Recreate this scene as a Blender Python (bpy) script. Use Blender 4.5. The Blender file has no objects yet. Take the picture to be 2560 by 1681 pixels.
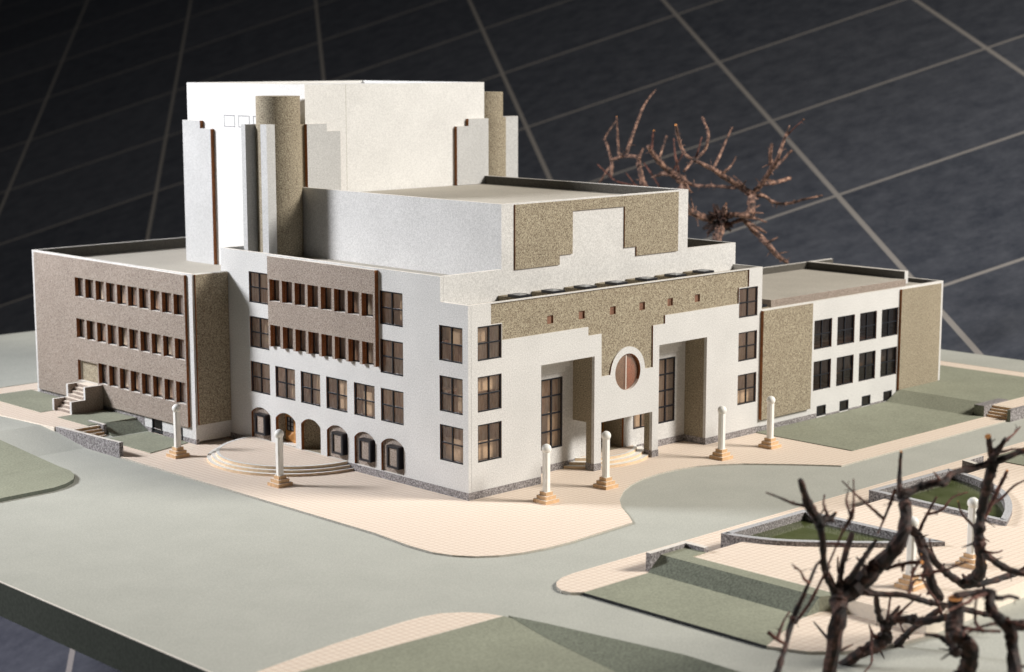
import bpy, bmesh, math, random
from mathutils import Vector, Matrix
from mathutils.geometry import tessellate_polygon

scene = bpy.context.scene
C = scene.collection
scene.unit_settings.scale_length = 0.01          # one unit is a centimetre: this is a table-top scale model

# ---------------------------------------------------------------- camera, light, exposure
cam_d = bpy.data.cameras.new("camera")
cam = bpy.data.objects.new("camera", cam_d)
C.objects.link(cam)
cam.location = (-41.2644, -44.6332, 15.5847)
yaw, pitch = 0.79926, 0.157485
fwd = Vector((math.cos(yaw)*math.cos(pitch), math.sin(yaw)*math.cos(pitch), -math.sin(pitch)))
cam.rotation_euler = fwd.to_track_quat('-Z', 'Y').to_euler()
cam_d.sensor_width = 36.0
cam_d.lens = 36.0*4391.08/2560.0
cam_d.clip_start = 1.0
cam_d.clip_end = 3000.0
cam_d.dof.use_dof = True
cam_d.dof.focus_distance = 64.0
cam_d.dof.aperture_fstop = 0.26
scene.camera = cam

world = bpy.data.worlds.new("World")
scene.world = world
world.use_nodes = True
world.node_tree.nodes["Background"].inputs[0].default_value = (0.80, 0.86, 1.0, 1)
world.node_tree.nodes["Background"].inputs[1].default_value = 0.012

def area_light(name, loc, target, size, power, color, spread=180):
    d = bpy.data.lights.new(name, 'AREA')
    d.shape = 'DISK'
    d.size = size
    d.energy = power
    d.color = color
    d.spread = math.radians(spread)
    o = bpy.data.objects.new(name, d)
    C.objects.link(o)
    o.location = loc
    o.rotation_euler = (Vector(target)-Vector(loc)).to_track_quat('-Z', 'Y').to_euler()
    return o
# studio lamps outside the frame: left, right; then an added weak fill, low at left, brightening the floor below the board
area_light("added_fill_lamp", (-47, 62, 43), (3, 16, 9), 18, 14600, (0.965, 0.97, 1.0), 66)
area_light("added_fill_lamp", (76, -96, 80), (8, 0, 3), 46, 300000, (1.0, 0.95, 0.875))
area_light("added_fill_lamp", (-22, 62, -6), (5.5, 43, -18), 7, 6500, (0.95, 0.9, 1.0), 120)

vs = scene.view_settings
vs.view_transform = 'Standard'
vs.look = 'None'
vs.exposure = 0.0
vs.gamma = 1.0
vs.use_curve_mapping = False

# ---------------------------------------------------------------- materials
def new_mat(name):
    m = bpy.data.materials.new(name)
    m.use_nodes = True
    nt = m.node_tree
    return m, nt, nt.nodes["Principled BSDF"]

def N(nt, t, **kw):
    n = nt.nodes.new(t)
    for k, v in kw.items():
        setattr(n, k, v)
    return n

def speckle(name, stops, scale, rough=0.85, bump=0.0, spec=0.25, blotch=0.06, detail=2.0):
    """card sprayed with fine droplets: stops = [(position, colour), ...] along a fine noise"""
    m, nt, p = new_mat(name)
    tc = N(nt, 'ShaderNodeTexCoord')
    nz = N(nt, 'ShaderNodeTexNoise')
    nz.inputs['Scale'].default_value = scale
    nz.inputs['Detail'].default_value = detail
    nz.inputs['Roughness'].default_value = 0.6
    nt.links.new(tc.outputs['Object'], nz.inputs['Vector'])
    cr = N(nt, 'ShaderNodeValToRGB')
    el = cr.color_ramp.elements
    el[0].position, el[0].color = stops[0][0], (*stops[0][1], 1)
    el[1].position, el[1].color = stops[-1][0], (*stops[-1][1], 1)
    for pos, col in stops[1:-1]:
        e = el.new(pos)
        e.color = (*col, 1)
    nt.links.new(nz.outputs['Fac'], cr.inputs['Fac'])
    out = cr.outputs['Color']
    if blotch:
        n2 = N(nt, 'ShaderNodeTexNoise')
        n2.inputs['Scale'].default_value = 0.55
        n2.inputs['Detail'].default_value = 3.0
        nt.links.new(tc.outputs['Object'], n2.inputs['Vector'])
        mr = N(nt, 'ShaderNodeMapRange')
        mr.inputs['From Min'].default_value = 0.3
        mr.inputs['From Max'].default_value = 0.7
        mr.inputs['To Min'].default_value = 1.0-blotch
        mr.inputs['To Max'].default_value = 1.0+blotch*0.5
        nt.links.new(n2.outputs['Fac'], mr.inputs['Value'])
        mx = N(nt, 'ShaderNodeVectorMath', operation='SCALE')
        nt.links.new(out, mx.inputs[0])
        nt.links.new(mr.outputs[0], mx.inputs['Scale'])
        out = mx.outputs[0]
    nt.links.new(out, p.inputs['Base Color'])
    p.inputs['Roughness'].default_value = rough
    p.inputs['Specular IOR Level'].default_value = spec
    if bump:
        b = N(nt, 'ShaderNodeBump')
        b.inputs['Strength'].default_value = bump
        b.inputs['Distance'].default_value = 0.01
        nt.links.new(nz.outputs['Fac'], b.inputs['Height'])
        nt.links.new(b.outputs['Normal'], p.inputs['Normal'])
    return m

def sc(c, k):
    return tuple(min(1.0, x*k) for x in c)

def grain(name, c, amt, scale, **kw):
    return speckle(name, [(0.32, sc(c, 1-amt)), (0.5, c), (0.68, sc(c, 1+amt))], scale, **kw)

M = {}
M['card'] = grain('pale_card', (0.60, 0.595, 0.585), 0.17, 21, bump=0.35)
M['tower'] = grain('white_card', (0.71, 0.705, 0.69), 0.11, 21, bump=0.25)
M['fin'] = grain('grey_card', (0.51, 0.51, 0.505), 0.15, 21, bump=0.2)
M['tan'] = speckle('speckled_tan', [(0.28, (0.05, 0.036, 0.025)), (0.40, (0.20, 0.16, 0.112)), (0.52, (0.31, 0.265, 0.195)), (0.62, (0.40, 0.36, 0.26)), (0.74, (0.60, 0.55, 0.45))], 24, bump=0.5, detail=3)
M['taupe'] = speckle('speckled_taupe', [(0.28, (0.07, 0.05, 0.04)), (0.40, (0.23, 0.18, 0.15)), (0.52, (0.32, 0.265, 0.225)), (0.64, (0.40, 0.35, 0.30)), (0.76, (0.58, 0.53, 0.47))], 24, bump=0.5, detail=3)  # same paint as the tan panels, left lamp's cooler tone mixed into the colour
M['plinth'] = speckle('speckled_granite', [(0.28, (0.04, 0.035, 0.035)), (0.45, (0.19, 0.175, 0.175)), (0.58, (0.32, 0.30, 0.30)), (0.74, (0.52, 0.50, 0.50))], 16, bump=0.4, detail=3)
M['roof'] = grain('roof_card', (0.48, 0.445, 0.385), 0.18, 22, bump=0.3)
M['road'] = grain('grey_green_card', (0.44, 0.445, 0.40), 0.12, 20, blotch=0.05, bump=0.1)
M['lawn'] = grain('lawn_card', (0.285, 0.295, 0.225), 0.16, 14, blotch=0.08, bump=0.3)
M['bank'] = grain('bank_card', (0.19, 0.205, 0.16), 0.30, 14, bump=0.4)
M['board_edge'] = grain('board_edge', (0.095, 0.106, 0.086), 0.18, 9)
M['ply'] = grain('plywood_edge', (0.27, 0.105, 0.04), 0.2, 9, blotch=0.2)
M['cream_edge'] = grain('cut_card_edge', (0.74, 0.70, 0.64), 0.04, 9)
M['basewood'] = grain('veneer_step', (0.64, 0.42, 0.24), 0.12, 8, blotch=0.15)
M['cream'] = grain('cream_card', (0.86, 0.77, 0.66), 0.04, 10)
M['paint'] = grain('white_paint', (0.87, 0.86, 0.82), 0.02, 8, rough=0.45, spec=0.4)
def curtains(name):
    m, nt, p = new_mat(name)
    tc = N(nt, 'ShaderNodeTexCoord')
    mp = N(nt, 'ShaderNodeMapping'); mp.inputs['Scale'].default_value = (2.6, 2.6, 0.45)
    nt.links.new(tc.outputs['Object'], mp.inputs['Vector'])
    nz = N(nt, 'ShaderNodeTexNoise'); nz.inputs['Scale'].default_value = 1.0; nz.inputs['Detail'].default_value = 5; nz.inputs['Roughness'].default_value = 0.65
    nt.links.new(mp.outputs[0], nz.inputs['Vector'])
    cr = N(nt, 'ShaderNodeValToRGB'); el = cr.color_ramp.elements
    el[0].position = 0.38; el[0].color = (0.32, 0.15, 0.10, 1)
    el[1].position = 0.62; el[1].color = (0.96, 0.92, 0.80, 1)
    e = el.new(0.5); e.color = (0.70, 0.50, 0.37, 1)
    nt.links.new(nz.outputs['Fac'], cr.inputs['Fac']); nt.links.new(cr.outputs['Color'], p.inputs['Base Color'])
    p.inputs['Roughness'].default_value = 0.8
    return m
M['interior'] = curtains('curtained_interior')
M['mullion'] = grain('black_mullion', (0.010, 0.011, 0.016), 0.2, 6, rough=0.35, spec=0.5)
M['door'] = grain('door_wood', (0.55, 0.27, 0.09), 0.2, 5, rough=0.5, blotch=0.2)
M['parapet_shade'] = grain('painted_parapet_shade', (0.085, 0.078, 0.066), 0.4, 22, bump=0.3)  # shade inside the parapets, put into a dark colour
M['ink'] = grain('thin_ink_line', (0.10, 0.10, 0.13), 0.1, 6)

def paving(name, c, line, pitch=0.235, width=0.10, amt=0.05):
    m, nt, p = new_mat(name)
    tc = N(nt, 'ShaderNodeTexCoord')
    sx = N(nt, 'ShaderNodeSeparateXYZ')
    nt.links.new(tc.outputs['Object'], sx.inputs[0])
    fs = []
    for ax in 'XY':
        mu = N(nt, 'ShaderNodeMath', operation='MULTIPLY')
        mu.inputs[1].default_value = 1.0/pitch
        nt.links.new(sx.outputs[ax], mu.inputs[0])
        fr = N(nt, 'ShaderNodeMath', operation='FRACT')
        nt.links.new(mu.outputs[0], fr.inputs[0])
        lt = N(nt, 'ShaderNodeMath', operation='LESS_THAN')
        lt.inputs[1].default_value = width
        nt.links.new(fr.outputs[0], lt.inputs[0])
        fs.append(lt)
    mx = N(nt, 'ShaderNodeMath', operation='MAXIMUM')
    nt.links.new(fs[0].outputs[0], mx.inputs[0])
    nt.links.new(fs[1].outputs[0], mx.inputs[1])
    nz = N(nt, 'ShaderNodeTexNoise')
    nz.inputs['Scale'].default_value = 12
    nz.inputs['Detail'].default_value = 4
    nt.links.new(tc.outputs['Object'], nz.inputs['Vector'])
    cr = N(nt, 'ShaderNodeValToRGB')
    cr.color_ramp.elements[0].position = 0.3
    cr.color_ramp.elements[0].color = (*sc(c, 1-amt), 1)
    cr.color_ramp.elements[1].position = 0.7
    cr.color_ramp.elements[1].color = (*sc(c, 1+amt), 1)
    nt.links.new(nz.outputs['Fac'], cr.inputs['Fac'])
    mix = N(nt, 'ShaderNodeMix', data_type='RGBA')
    nt.links.new(mx.outputs[0], mix.inputs['Factor'])
    nt.links.new(cr.outputs['Color'], mix.inputs['A'])
    mix.inputs['B'].default_value = (*line, 1)
    nt.links.new(mix.outputs['Result'], p.inputs['Base Color'])
    p.inputs['Roughness'].default_value = 0.8
    p.inputs['Specular IOR Level'].default_value = 0.2
    return m
M['paving'] = paving('cream_paving', (0.79, 0.68, 0.575), (0.60, 0.455, 0.35))

def glass(name, tint, body, fac_body):
    m, nt, p = new_mat(name)
    out = nt.nodes['Material Output']
    nt.nodes.remove(p)
    tr = N(nt, 'ShaderNodeBsdfTransparent')
    tr.inputs[0].default_value = (*tint, 1)
    df = N(nt, 'ShaderNodeBsdfDiffuse')
    df.inputs[0].default_value = (*body, 1)
    gl = N(nt, 'ShaderNodeBsdfGlossy')
    gl.inputs['Roughness'].default_value = 0.12
    gl.inputs[0].default_value = (0.9, 0.9, 0.95, 1)
    m1 = N(nt, 'ShaderNodeMixShader')
    m1.inputs[0].default_value = fac_body
    nt.links.new(tr.outputs[0], m1.inputs[1])
    nt.links.new(df.outputs[0], m1.inputs[2])
    lw = N(nt, 'ShaderNodeLayerWeight')              # same from both sides, so light gets in
    lw.inputs['Blend'].default_value = 0.5
    pw = N(nt, 'ShaderNodeMath', operation='POWER'); pw.inputs[1].default_value = 4.0
    nt.links.new(lw.outputs['Facing'], pw.inputs[0])
    fr = N(nt, 'ShaderNodeMath', operation='MULTIPLY_ADD'); fr.inputs[1].default_value = 0.8; fr.inputs[2].default_value = 0.04
    nt.links.new(pw.outputs[0], fr.inputs[0])
    m2 = N(nt, 'ShaderNodeMixShader')
    nt.links.new(fr.outputs[0], m2.inputs[0])
    nt.links.new(m1.outputs[0], m2.inputs[1])
    nt.links.new(gl.outputs[0], m2.inputs[2])
    nt.links.new(m2.outputs[0], out.inputs[0])
    return m
M['glass'] = glass('brown_acetate', (0.96, 0.85, 0.77), (0.44, 0.33, 0.26), 0.20)
M['glass_pale'] = glass('pale_acetate', (0.9, 0.84, 0.78), (0.50, 0.43, 0.39), 0.36)
M['glass_dark'] = glass('smoked_acetate', (0.42, 0.33, 0.28), (0.03, 0.026, 0.024), 0.35)
M['clear'] = glass('clear_acetate', (0.93, 0.95, 0.96), (0.85, 0.87, 0.88), 0.40)

m, nt, p = new_mat('pool_water')
nz = N(nt, 'ShaderNodeTexNoise'); nz.inputs['Scale'].default_value = 1.1; nz.inputs['Detail'].default_value = 4
tc = N(nt, 'ShaderNodeTexCoord'); nt.links.new(tc.outputs['Object'], nz.inputs['Vector'])
cr = N(nt, 'ShaderNodeValToRGB')
cr.color_ramp.elements[0].position = 0.3; cr.color_ramp.elements[0].color = (0.055, 0.070, 0.020, 1)
cr.color_ramp.elements[1].position = 0.75; cr.color_ramp.elements[1].color = (0.13, 0.145, 0.07, 1)
nt.links.new(nz.outputs['Fac'], cr.inputs['Fac']); nt.links.new(cr.outputs['Color'], p.inputs['Base Color'])
p.inputs['Roughness'].default_value = 0.08
M['water'] = m

m, nt, p = new_mat('twig_bark')
tc = N(nt, 'ShaderNodeTexCoord')
nz = N(nt, 'ShaderNodeTexNoise'); nz.inputs['Scale'].default_value = 3.6; nz.inputs['Detail'].default_value = 6; nz.inputs['Roughness'].default_value = 0.7
nt.links.new(tc.outputs['Object'], nz.inputs['Vector'])
cr = N(nt, 'ShaderNodeValToRGB')
el = cr.color_ramp.elements
el[0].position = 0.37; el[0].color = (0.022, 0.016, 0.015, 1)
el[1].position = 0.80; el[1].color = (0.70, 0.54, 0.42, 1)
e = el.new(0.49); e.color = (0.12, 0.065, 0.05, 1)
e = el.new(0.60); e.color = (0.38, 0.215, 0.15, 1)
nt.links.new(nz.outputs['Fac'], cr.inputs['Fac']); nt.links.new(cr.outputs['Color'], p.inputs['Base Color'])
b = N(nt, 'ShaderNodeBump'); b.inputs['Strength'].default_value = 0.8; b.inputs['Distance'].default_value = 0.05
nt.links.new(nz.outputs['Fac'], b.inputs['Height']); nt.links.new(b.outputs['Normal'], p.inputs['Normal'])
p.inputs['Roughness'].default_value = 0.75
M['bark'] = m
m2 = m.copy(); m2.name = 'dark_twig_bark'
for n in m2.node_tree.nodes:
    if n.type == 'VALTORGB':
        for e, col in zip(n.color_ramp.elements, [(0.008, 0.006, 0.006), (0.024, 0.013, 0.011), (0.085, 0.036, 0.026), (0.28, 0.16, 0.12)]):
            e.color = (*col, 1)
M['bark_dark'] = m2
m3 = m.copy(); m3.name = 'red_twig_bark'
for n in m3.node_tree.nodes:
    if n.type == 'VALTORGB':
        for e, col in zip(n.color_ramp.elements, [(0.02, 0.009, 0.008), (0.085, 0.028, 0.02), (0.20, 0.08, 0.058), (0.42, 0.25, 0.19)]):
            e.color = (*col, 1)
M['bark_red'] = m3
M['cutwood'] = grain('cut_twig_end', (0.62, 0.27, 0.09), 0.2, 6)

# dark slate floor tiles with pale joints, in the floor object's own axes (1 unit = 1 tile)
m, nt, p = new_mat('slate_tiles')
tc = N(nt, 'ShaderNodeTexCoord')
sx = N(nt, 'ShaderNodeSeparateXYZ'); nt.links.new(tc.outputs['Object'], sx.inputs[0])
fs = []; cells = []
for ax in 'XY':
    ad = N(nt, 'ShaderNodeMath', operation='ADD'); ad.inputs[1].default_value = 0.5
    nt.links.new(sx.outputs[ax], ad.inputs[0])
    fr = N(nt, 'ShaderNodeMath', operation='FRACT'); nt.links.new(ad.outputs[0], fr.inputs[0])
    sb = N(nt, 'ShaderNodeMath', operation='SUBTRACT'); sb.inputs[1].default_value = 0.5
    nt.links.new(fr.outputs[0], sb.inputs[0])
    ab = N(nt, 'ShaderNodeMath', operation='ABSOLUTE'); nt.links.new(sb.outputs[0], ab.inputs[0])
    lt = N(nt, 'ShaderNodeMath', operation='LESS_THAN'); lt.inputs[1].default_value = 0.0100
    nt.links.new(ab.outputs[0], lt.inputs[0]); fs.append(lt)
    fl = N(nt, 'ShaderNodeMath', operation='FLOOR'); nt.links.new(sx.outputs[ax], fl.inputs[0]); cells.append(fl)
mx = N(nt, 'ShaderNodeMath', operation='MAXIMUM')
nt.links.new(fs[0].outputs[0], mx.inputs[0]); nt.links.new(fs[1].outputs[0], mx.inputs[1])
cx = N(nt, 'ShaderNodeCombineXYZ'); nt.links.new(cells[0].outputs[0], cx.inputs[0]); nt.links.new(cells[1].outputs[0], cx.inputs[1])
wn = N(nt, 'ShaderNodeTexWhiteNoise'); nt.links.new(cx.outputs[0], wn.inputs['Vector'])
nz = N(nt, 'ShaderNodeTexNoise'); nz.inputs['Scale'].default_value = 9; nz.inputs['Detail'].default_value = 10; nz.inputs['Roughness'].default_value = 0.8
nt.links.new(tc.outputs['Object'], nz.inputs['Vector'])
av = N(nt, 'ShaderNodeMath', operation='MULTIPLY_ADD'); av.inputs[1].default_value = 0.10
nt.links.new(wn.outputs['Value'], av.inputs[0]); nt.links.new(nz.outputs['Fac'], av.inputs[2])
cr = N(nt, 'ShaderNodeValToRGB')
el = cr.color_ramp.elements
el[0].position = 0.35; el[0].color = (0.036, 0.041, 0.054, 1)
el[1].position = 0.85; el[1].color = (0.118, 0.124, 0.143, 1)
nt.links.new(av.outputs[0], cr.inputs['Fac'])
mix = N(nt, 'ShaderNodeMix', data_type='RGBA')
nt.links.new(mx.outputs[0], mix.inputs['Factor']); nt.links.new(cr.outputs['Color'], mix.inputs['A'])
mix.inputs['B'].default_value = (0.29, 0.27, 0.25, 1)
nt.links.new(mix.outputs['Result'], p.inputs['Base Color'])
p.inputs['Roughness'].default_value = 0.6
p.inputs['Specular IOR Level'].default_value = 0.15
M['tiles'] = m

# ---------------------------------------------------------------- mesh helpers
class MB:
    """collects polygons, then links them as ONE mesh object"""
    def __init__(self):
        self.v, self.f, self.m = [], [], []
    def add(self, verts, faces, mi=0):
        o = len(self.v)
        self.v += [tuple(x) for x in verts]
        for f in faces:
            self.f.append([i+o for i in f]); self.m.append(mi)
        return o
    def box(self, x0, x1, y0, y1, z0, z1, mi=0, top=None):
        V = [(x0,y0,z0),(x1,y0,z0),(x1,y1,z0),(x0,y1,z0),(x0,y0,z1),(x1,y0,z1),(x1,y1,z1),(x0,y1,z1)]
        self.add(V, [(0,3,2,1),(0,1,5,4),(1,2,6,5),(2,3,7,6),(3,0,4,7)], mi)
        self.add(V, [(4,5,6,7)], mi if top is None else top)
        return self
    def prism(self, pts, z0, z1, mi=0, side=None, zf=None):
        """polygon (x,y) extruded from z0 to z1 (z1 may follow zf(x,y))"""
        side = mi if side is None else side
        n = len(pts)
        a = sum(pts[i][0]*pts[(i+1) % n][1]-pts[(i+1) % n][0]*pts[i][1] for i in range(n))
        if a < 0: pts = pts[::-1]
        top = [(x, y, zf(x, y) if zf else z1) for x, y in pts]
        bot = [(x, y, z0) for x, y in pts]
        tris = tessellate_polygon([[Vector((x, y, 0)) for x, y in pts]])
        T = []
        for t in tris:
            p0, p1, p2 = (Vector(pts[i]) for i in t)
            T.append(t if (p1-p0).cross(p2-p0) > 0 else t[::-1])
        self.add(top, T, mi)
        self.add(bot, [t[::-1] for t in T], side)
        self.add(bot+top, [(i, (i+1) % n, (i+1) % n+n, i+n) for i in range(n)], side)
        return self
    def wall(self, axis, pos, thick, outer, holes=(), mi=0, edge=1, sill=2, oe=None):
        """upright sheet facing -u ('u') or -v ('v'), with openings; cut edges get their own materials"""
        loops = [list(outer)]+[list(h) for h in holes]
        flat = [q for l in loops for q in l]
        def P(a, b, d):
            return (pos+d, a, b) if axis == 'u' else (a, pos+d, b)
        n = len(flat)
        tris = tessellate_polygon([[Vector((a, b, 0)) for a, b in l] for l in loops])
        front = [P(a, b, 0) for a, b in flat]; back = [P(a, b, thick) for a, b in flat]
        T = []
        for t in tris:
            p0, p1, p2 = (Vector(flat[i]) for i in t)
            cr = (p1-p0).cross(p2-p0)
            if abs(cr) < 1e-9: continue
            ccw = cr > 0
            # 'v' wall facing -v: (u,z) ccw looks right; 'u' wall facing -u: mirrored
            T.append(t if ccw == (axis == 'v') else t[::-1])
        self.add(front, T, mi)
        self.add(back, [t[::-1] for t in T], mi)
        o = 0
        for li, l in enumerate(loops):
            k = len(l)
            ar = sum(l[i][0]*l[(i+1) % k][1]-l[(i+1) % k][0]*l[i][1] for i in range(k))
            solid_left = (ar > 0) == (li == 0)
            for i in range(k):
                a, b = l[i], l[(i+1) % k]
                da, db = b[0]-a[0], b[1]-a[1]
                na, nb = (db, -da) if solid_left else (-db, da)      # outward normal in the plane
                L = math.hypot(na, nb)
                if L < 1e-9: continue
                up = nb/L > 0.5
                q = [P(*a, 0), P(*b, 0), P(*b, thick), P(*a, thick)]
                nn = (Vector(q[1])-Vector(q[0])).cross(Vector(q[3])-Vector(q[0]))
                want = Vector(P(na, nb, 0))-Vector(P(0, 0, 0))
                if nn.dot(want) < 0: q = q[::-1]
                self.add(q, [(0, 1, 2, 3)], sill if up else (edge if (li or oe is None) else oe))
        return self
    def lathe(self, cx, cy, prof, seg=24, mi=0, a0=0.0, a1=2*math.pi, cap=True):
        full = abs(a1-a0-2*math.pi) < 1e-6
        k = seg if full else seg+1
        V = []
        for r, z in prof:
            for i in range(k):
                t = a0+(a1-a0)*i/seg
                V.append((cx+r*math.cos(t), cy+r*math.sin(t), z))
        F = []
        for j in range(len(prof)-1):
            for i in range(seg):
                i2 = (i+1) % k
                F.append((j*k+i, j*k+i2, (j+1)*k+i2, (j+1)*k+i))
        o = self.add(V, F, mi)
        if cap:
            for j, rev in ((0, True), (len(prof)-1, False)):
                if prof[j][0] > 1e-6:
                    idx = [j*k+i for i in range(k)]
                    self.f.append([i+o for i in (idx[::-1] if rev else idx)]); self.m.append(mi)
        return self
    def tube(self, pts, seg=8, mi=0, tip=True):
        """pts: (x,y,z,r) along a limb"""
        P = [Vector(p[:3]) for p in pts]
        rings = []
        ref = Vector((0.31, 0.52, 0.79))
        for i, p in enumerate(P):
            d = (P[min(i+1, len(P)-1)]-P[max(i-1, 0)]).normalized()
            a = d.cross(ref).normalized(); b = d.cross(a)
            rings.append([p+(a*math.cos(2*math.pi*j/seg)+b*math.sin(2*math.pi*j/seg))*pts[i][3] for j in range(seg)])
        V = [q for r in rings for q in r]
        F = [(i*seg+j, i*seg+(j+1) % seg, (i+1)*seg+(j+1) % seg, (i+1)*seg+j) for i in range(len(P)-1) for j in range(seg)]
        F += [tuple(range(seg))[::-1]]
        o = self.add(V, F, mi)
        self.f.append([o+(len(P)-1)*seg+j for j in range(seg)]); self.m.append(1 if tip else mi)
        return self
    def build(self, name, mats, parent=None, smooth=False, bevel=0.0):
        me = bpy.data.meshes.new(name)
        me.from_pydata(self.v, [], self.f)
        for mm in (mats if isinstance(mats, (list, tuple)) else [mats]):
            me.materials.append(mm)
        k = len(me.materials)
        for poly, mi in zip(me.polygons, self.m):
            poly.material_index = min(mi, k-1)
            poly.use_smooth = smooth
        me.update()
        o = bpy.data.objects.new(name, me)
        C.objects.link(o)
        if parent is not None:
            o.parent = parent
            o.matrix_parent_inverse = Matrix.Translation(parent.location).inverted() if parent.parent is None else Matrix.Identity(4)
        if smooth:
            try:
                me.set_sharp_from_angle(angle=math.radians(35))
            except Exception:
                pass
        if bevel:
            bv = o.modifiers.new('bevel', 'BEVEL'); bv.width = bevel; bv.segments = 2; bv.limit_method = 'ANGLE'
        return o

def tag(o, label, cat, group=None):
    o['label'] = label; o['category'] = cat
    if group: o['group'] = group
    return o
def structure(o, label=None):
    o['kind'] = 'structure'
    if label: o['label'] = label
    return o
def thing(name, label, cat, loc=(0, 0, 0), group=None):
    o = bpy.data.objects.new(name, None)
    o.empty_display_size = 0.3
    C.objects.link(o); o.location = loc
    return tag(o, label, cat, group)
def rect(a0, a1, b0, b1):
    return [(a0, b0), (a1, b0), (a1, b1), (a0, b1)]
def arc(cx, cy, r, t0, t1, n):
    return [(cx+r*math.cos(t0+(t1-t0)*i/n), cy+r*math.sin(t0+(t1-t0)*i/n)) for i in range(n+1)]
def copy_tree(o, parent=None):
    c = o.copy(); C.objects.link(c)
    if parent is not None: c.parent = parent
    for ch in list(o.children): copy_tree(ch, c)
    return c

# ================================================================ SETTING
def recentre(o):
    me = o.data
    xs = [v.co for v in me.vertices]
    c = Vector(((min(v.x for v in xs)+max(v.x for v in xs))/2, (min(v.y for v in xs)+max(v.y for v in xs))/2, min(v.z for v in xs)))
    me.transform(Matrix.Translation(-c)); o.location = c
    return o

# the tiled floor far below and behind: the model board is propped up at an angle to it
SC = 1.535
camv = Vector((-41.2644, -44.6332, 15.5847))
Ow = camv+(Vector((29.49475683, 26.91499686, 11.62699114))-camv)*SC
A1 = Vector((8.14096362, -7.29019958, 3.66324624))*SC
A2 = Vector((-6.68019852, -8.92697969, -2.91987209))*SC
A2 = A2-A1*(A2.dot(A1)/A1.dot(A1)); A2 = A2.normalized()*A1.length
nrm = A2.cross(A1).normalized()
if nrm.z < 0: nrm = -nrm
mb = MB()
mb.add([(-14, -18, 0), (22, -18, 0), (22, 22, 0), (-14, 22, 0)], [(0, 1, 2, 3)])
fl = mb.build('tiled_floor', M['tiles'])
fl.matrix_world = Matrix(((A1.x, A2.x, nrm.x, Ow.x), (A1.y, A2.y, nrm.y, Ow.y), (A1.z, A2.z, nrm.z, Ow.z), (0, 0, 0, 1)))
structure(fl, 'dark slate tiled floor with pale joints around the model board')

RT = 38.2; BK = 43.8; LF = -16.65; FR = -34.0
def ramp(v):
    return 0.48*max(0.0, min(1.0, (v-17.3)/3.3))
# the board: road surface on top, rising gently on the left far side
mb = MB()
vs_ = [FR, 17.3, 20.6, BK]
for i in range(3):
    z0, z1 = -0.06+ramp(vs_[i]), -0.06+ramp(vs_[i+1])
    mb.add([(LF, vs_[i], z0), (RT, vs_[i], z0), (RT, vs_[i+1], z1), (LF, vs_[i+1], z1)], [(0, 1, 2, 3)], 0)
prof = [(FR, -0.06), (17.3, -0.06), (20.6, 0.42), (BK, 0.42)]
for x, s in ((LF, 1), (RT, -1)):
    V = [(x, v, -1.15) for v, z in prof]+[(x, v, z) for v, z in prof]
    F = [(i, i+1, i+5, i+4) for i in range(3)]
    mb.add(V, [f if s < 0 else f[::-1] for f in F], 1)
mb.add([(LF, FR, -1.15), (RT, FR, -1.15), (RT, FR, -0.06), (LF, FR, -0.06)], [(0, 1, 2, 3)], 1)
mb.add([(LF, BK, -1.15), (RT, BK, -1.15), (RT, BK, 0.42), (LF, BK, 0.42)], [(3, 2, 1, 0)], 1)
mb.add([(LF, FR, -1.15), (RT, FR, -1.15), (RT, BK, -1.15), (LF, BK, -1.15)], [(3, 2, 1, 0)], 1)
structure(mb.build('ground', [M['road'], M['board_edge']]), 'grey green base board with the roads on it')
mb = MB(); mb.box(LF-0.015, LF+0.05, FR, 17.3, -0.075, -0.055, 0)
structure(mb.build('board_rim', M['cream_edge']), 'pale worn rim along the edge of the base board')

def sheet(name, pts, z0, z1, mat, side=None, label=None, zf=None):
    mb = MB(); mb.prism(pts, z0, z1, 0, 1, zf)
    return structure(mb.build(name, [mat, side or mat]), label)
def quad(name, q, mat, label, depth=0.0):
    """sloping bank with its sides closed down to the sheet it stands on"""
    mb = MB(); n = len(q)
    zb = min(p[2] for p in q)
    mb.add(q, [tuple(range(n))]); mb.add([(x, y, zb) for x, y, z in q]+list(q), [(i, (i+1) % n, (i+1) % n+n, i+n) for i in range(n)])
    return structure(mb.build(name, mat), label)

corner = [(-5.12, 15.0), (-5.12, -1.0), (-5.30, -2.9), (-5.28, -4.0), (-5.05, -4.7), (-4.62, -5.30), (-4.0, -5.75), (-3.3, -6.02), (-2.4, -6.18), (-1.2, -6.22), (2.02, -6.0)]
cut = [(2.55, -5.35), (3.21, -4.42), (4.05, -3.55), (5.10, -2.81), (6.0, -2.38), (6.9, -2.10), (8.0, -1.95), (9.0, -1.98), (10.0, -2.18), (10.8, -2.60), (11.6, -3.15), (12.8, -4.45), (13.5, -5.3), (14.05, -6.02)]
structure_plaza = sheet('plaza', corner+cut+[(27.0, -6.0), (27.0, 4.0), (3.0, 4.0), (3.0, 20.5), (-4.93, 20.5), (-4.93, 15.0)], -0.06, 0.0, M['paving'], M['roof'], 'cream paved forecourt around the building')
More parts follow.
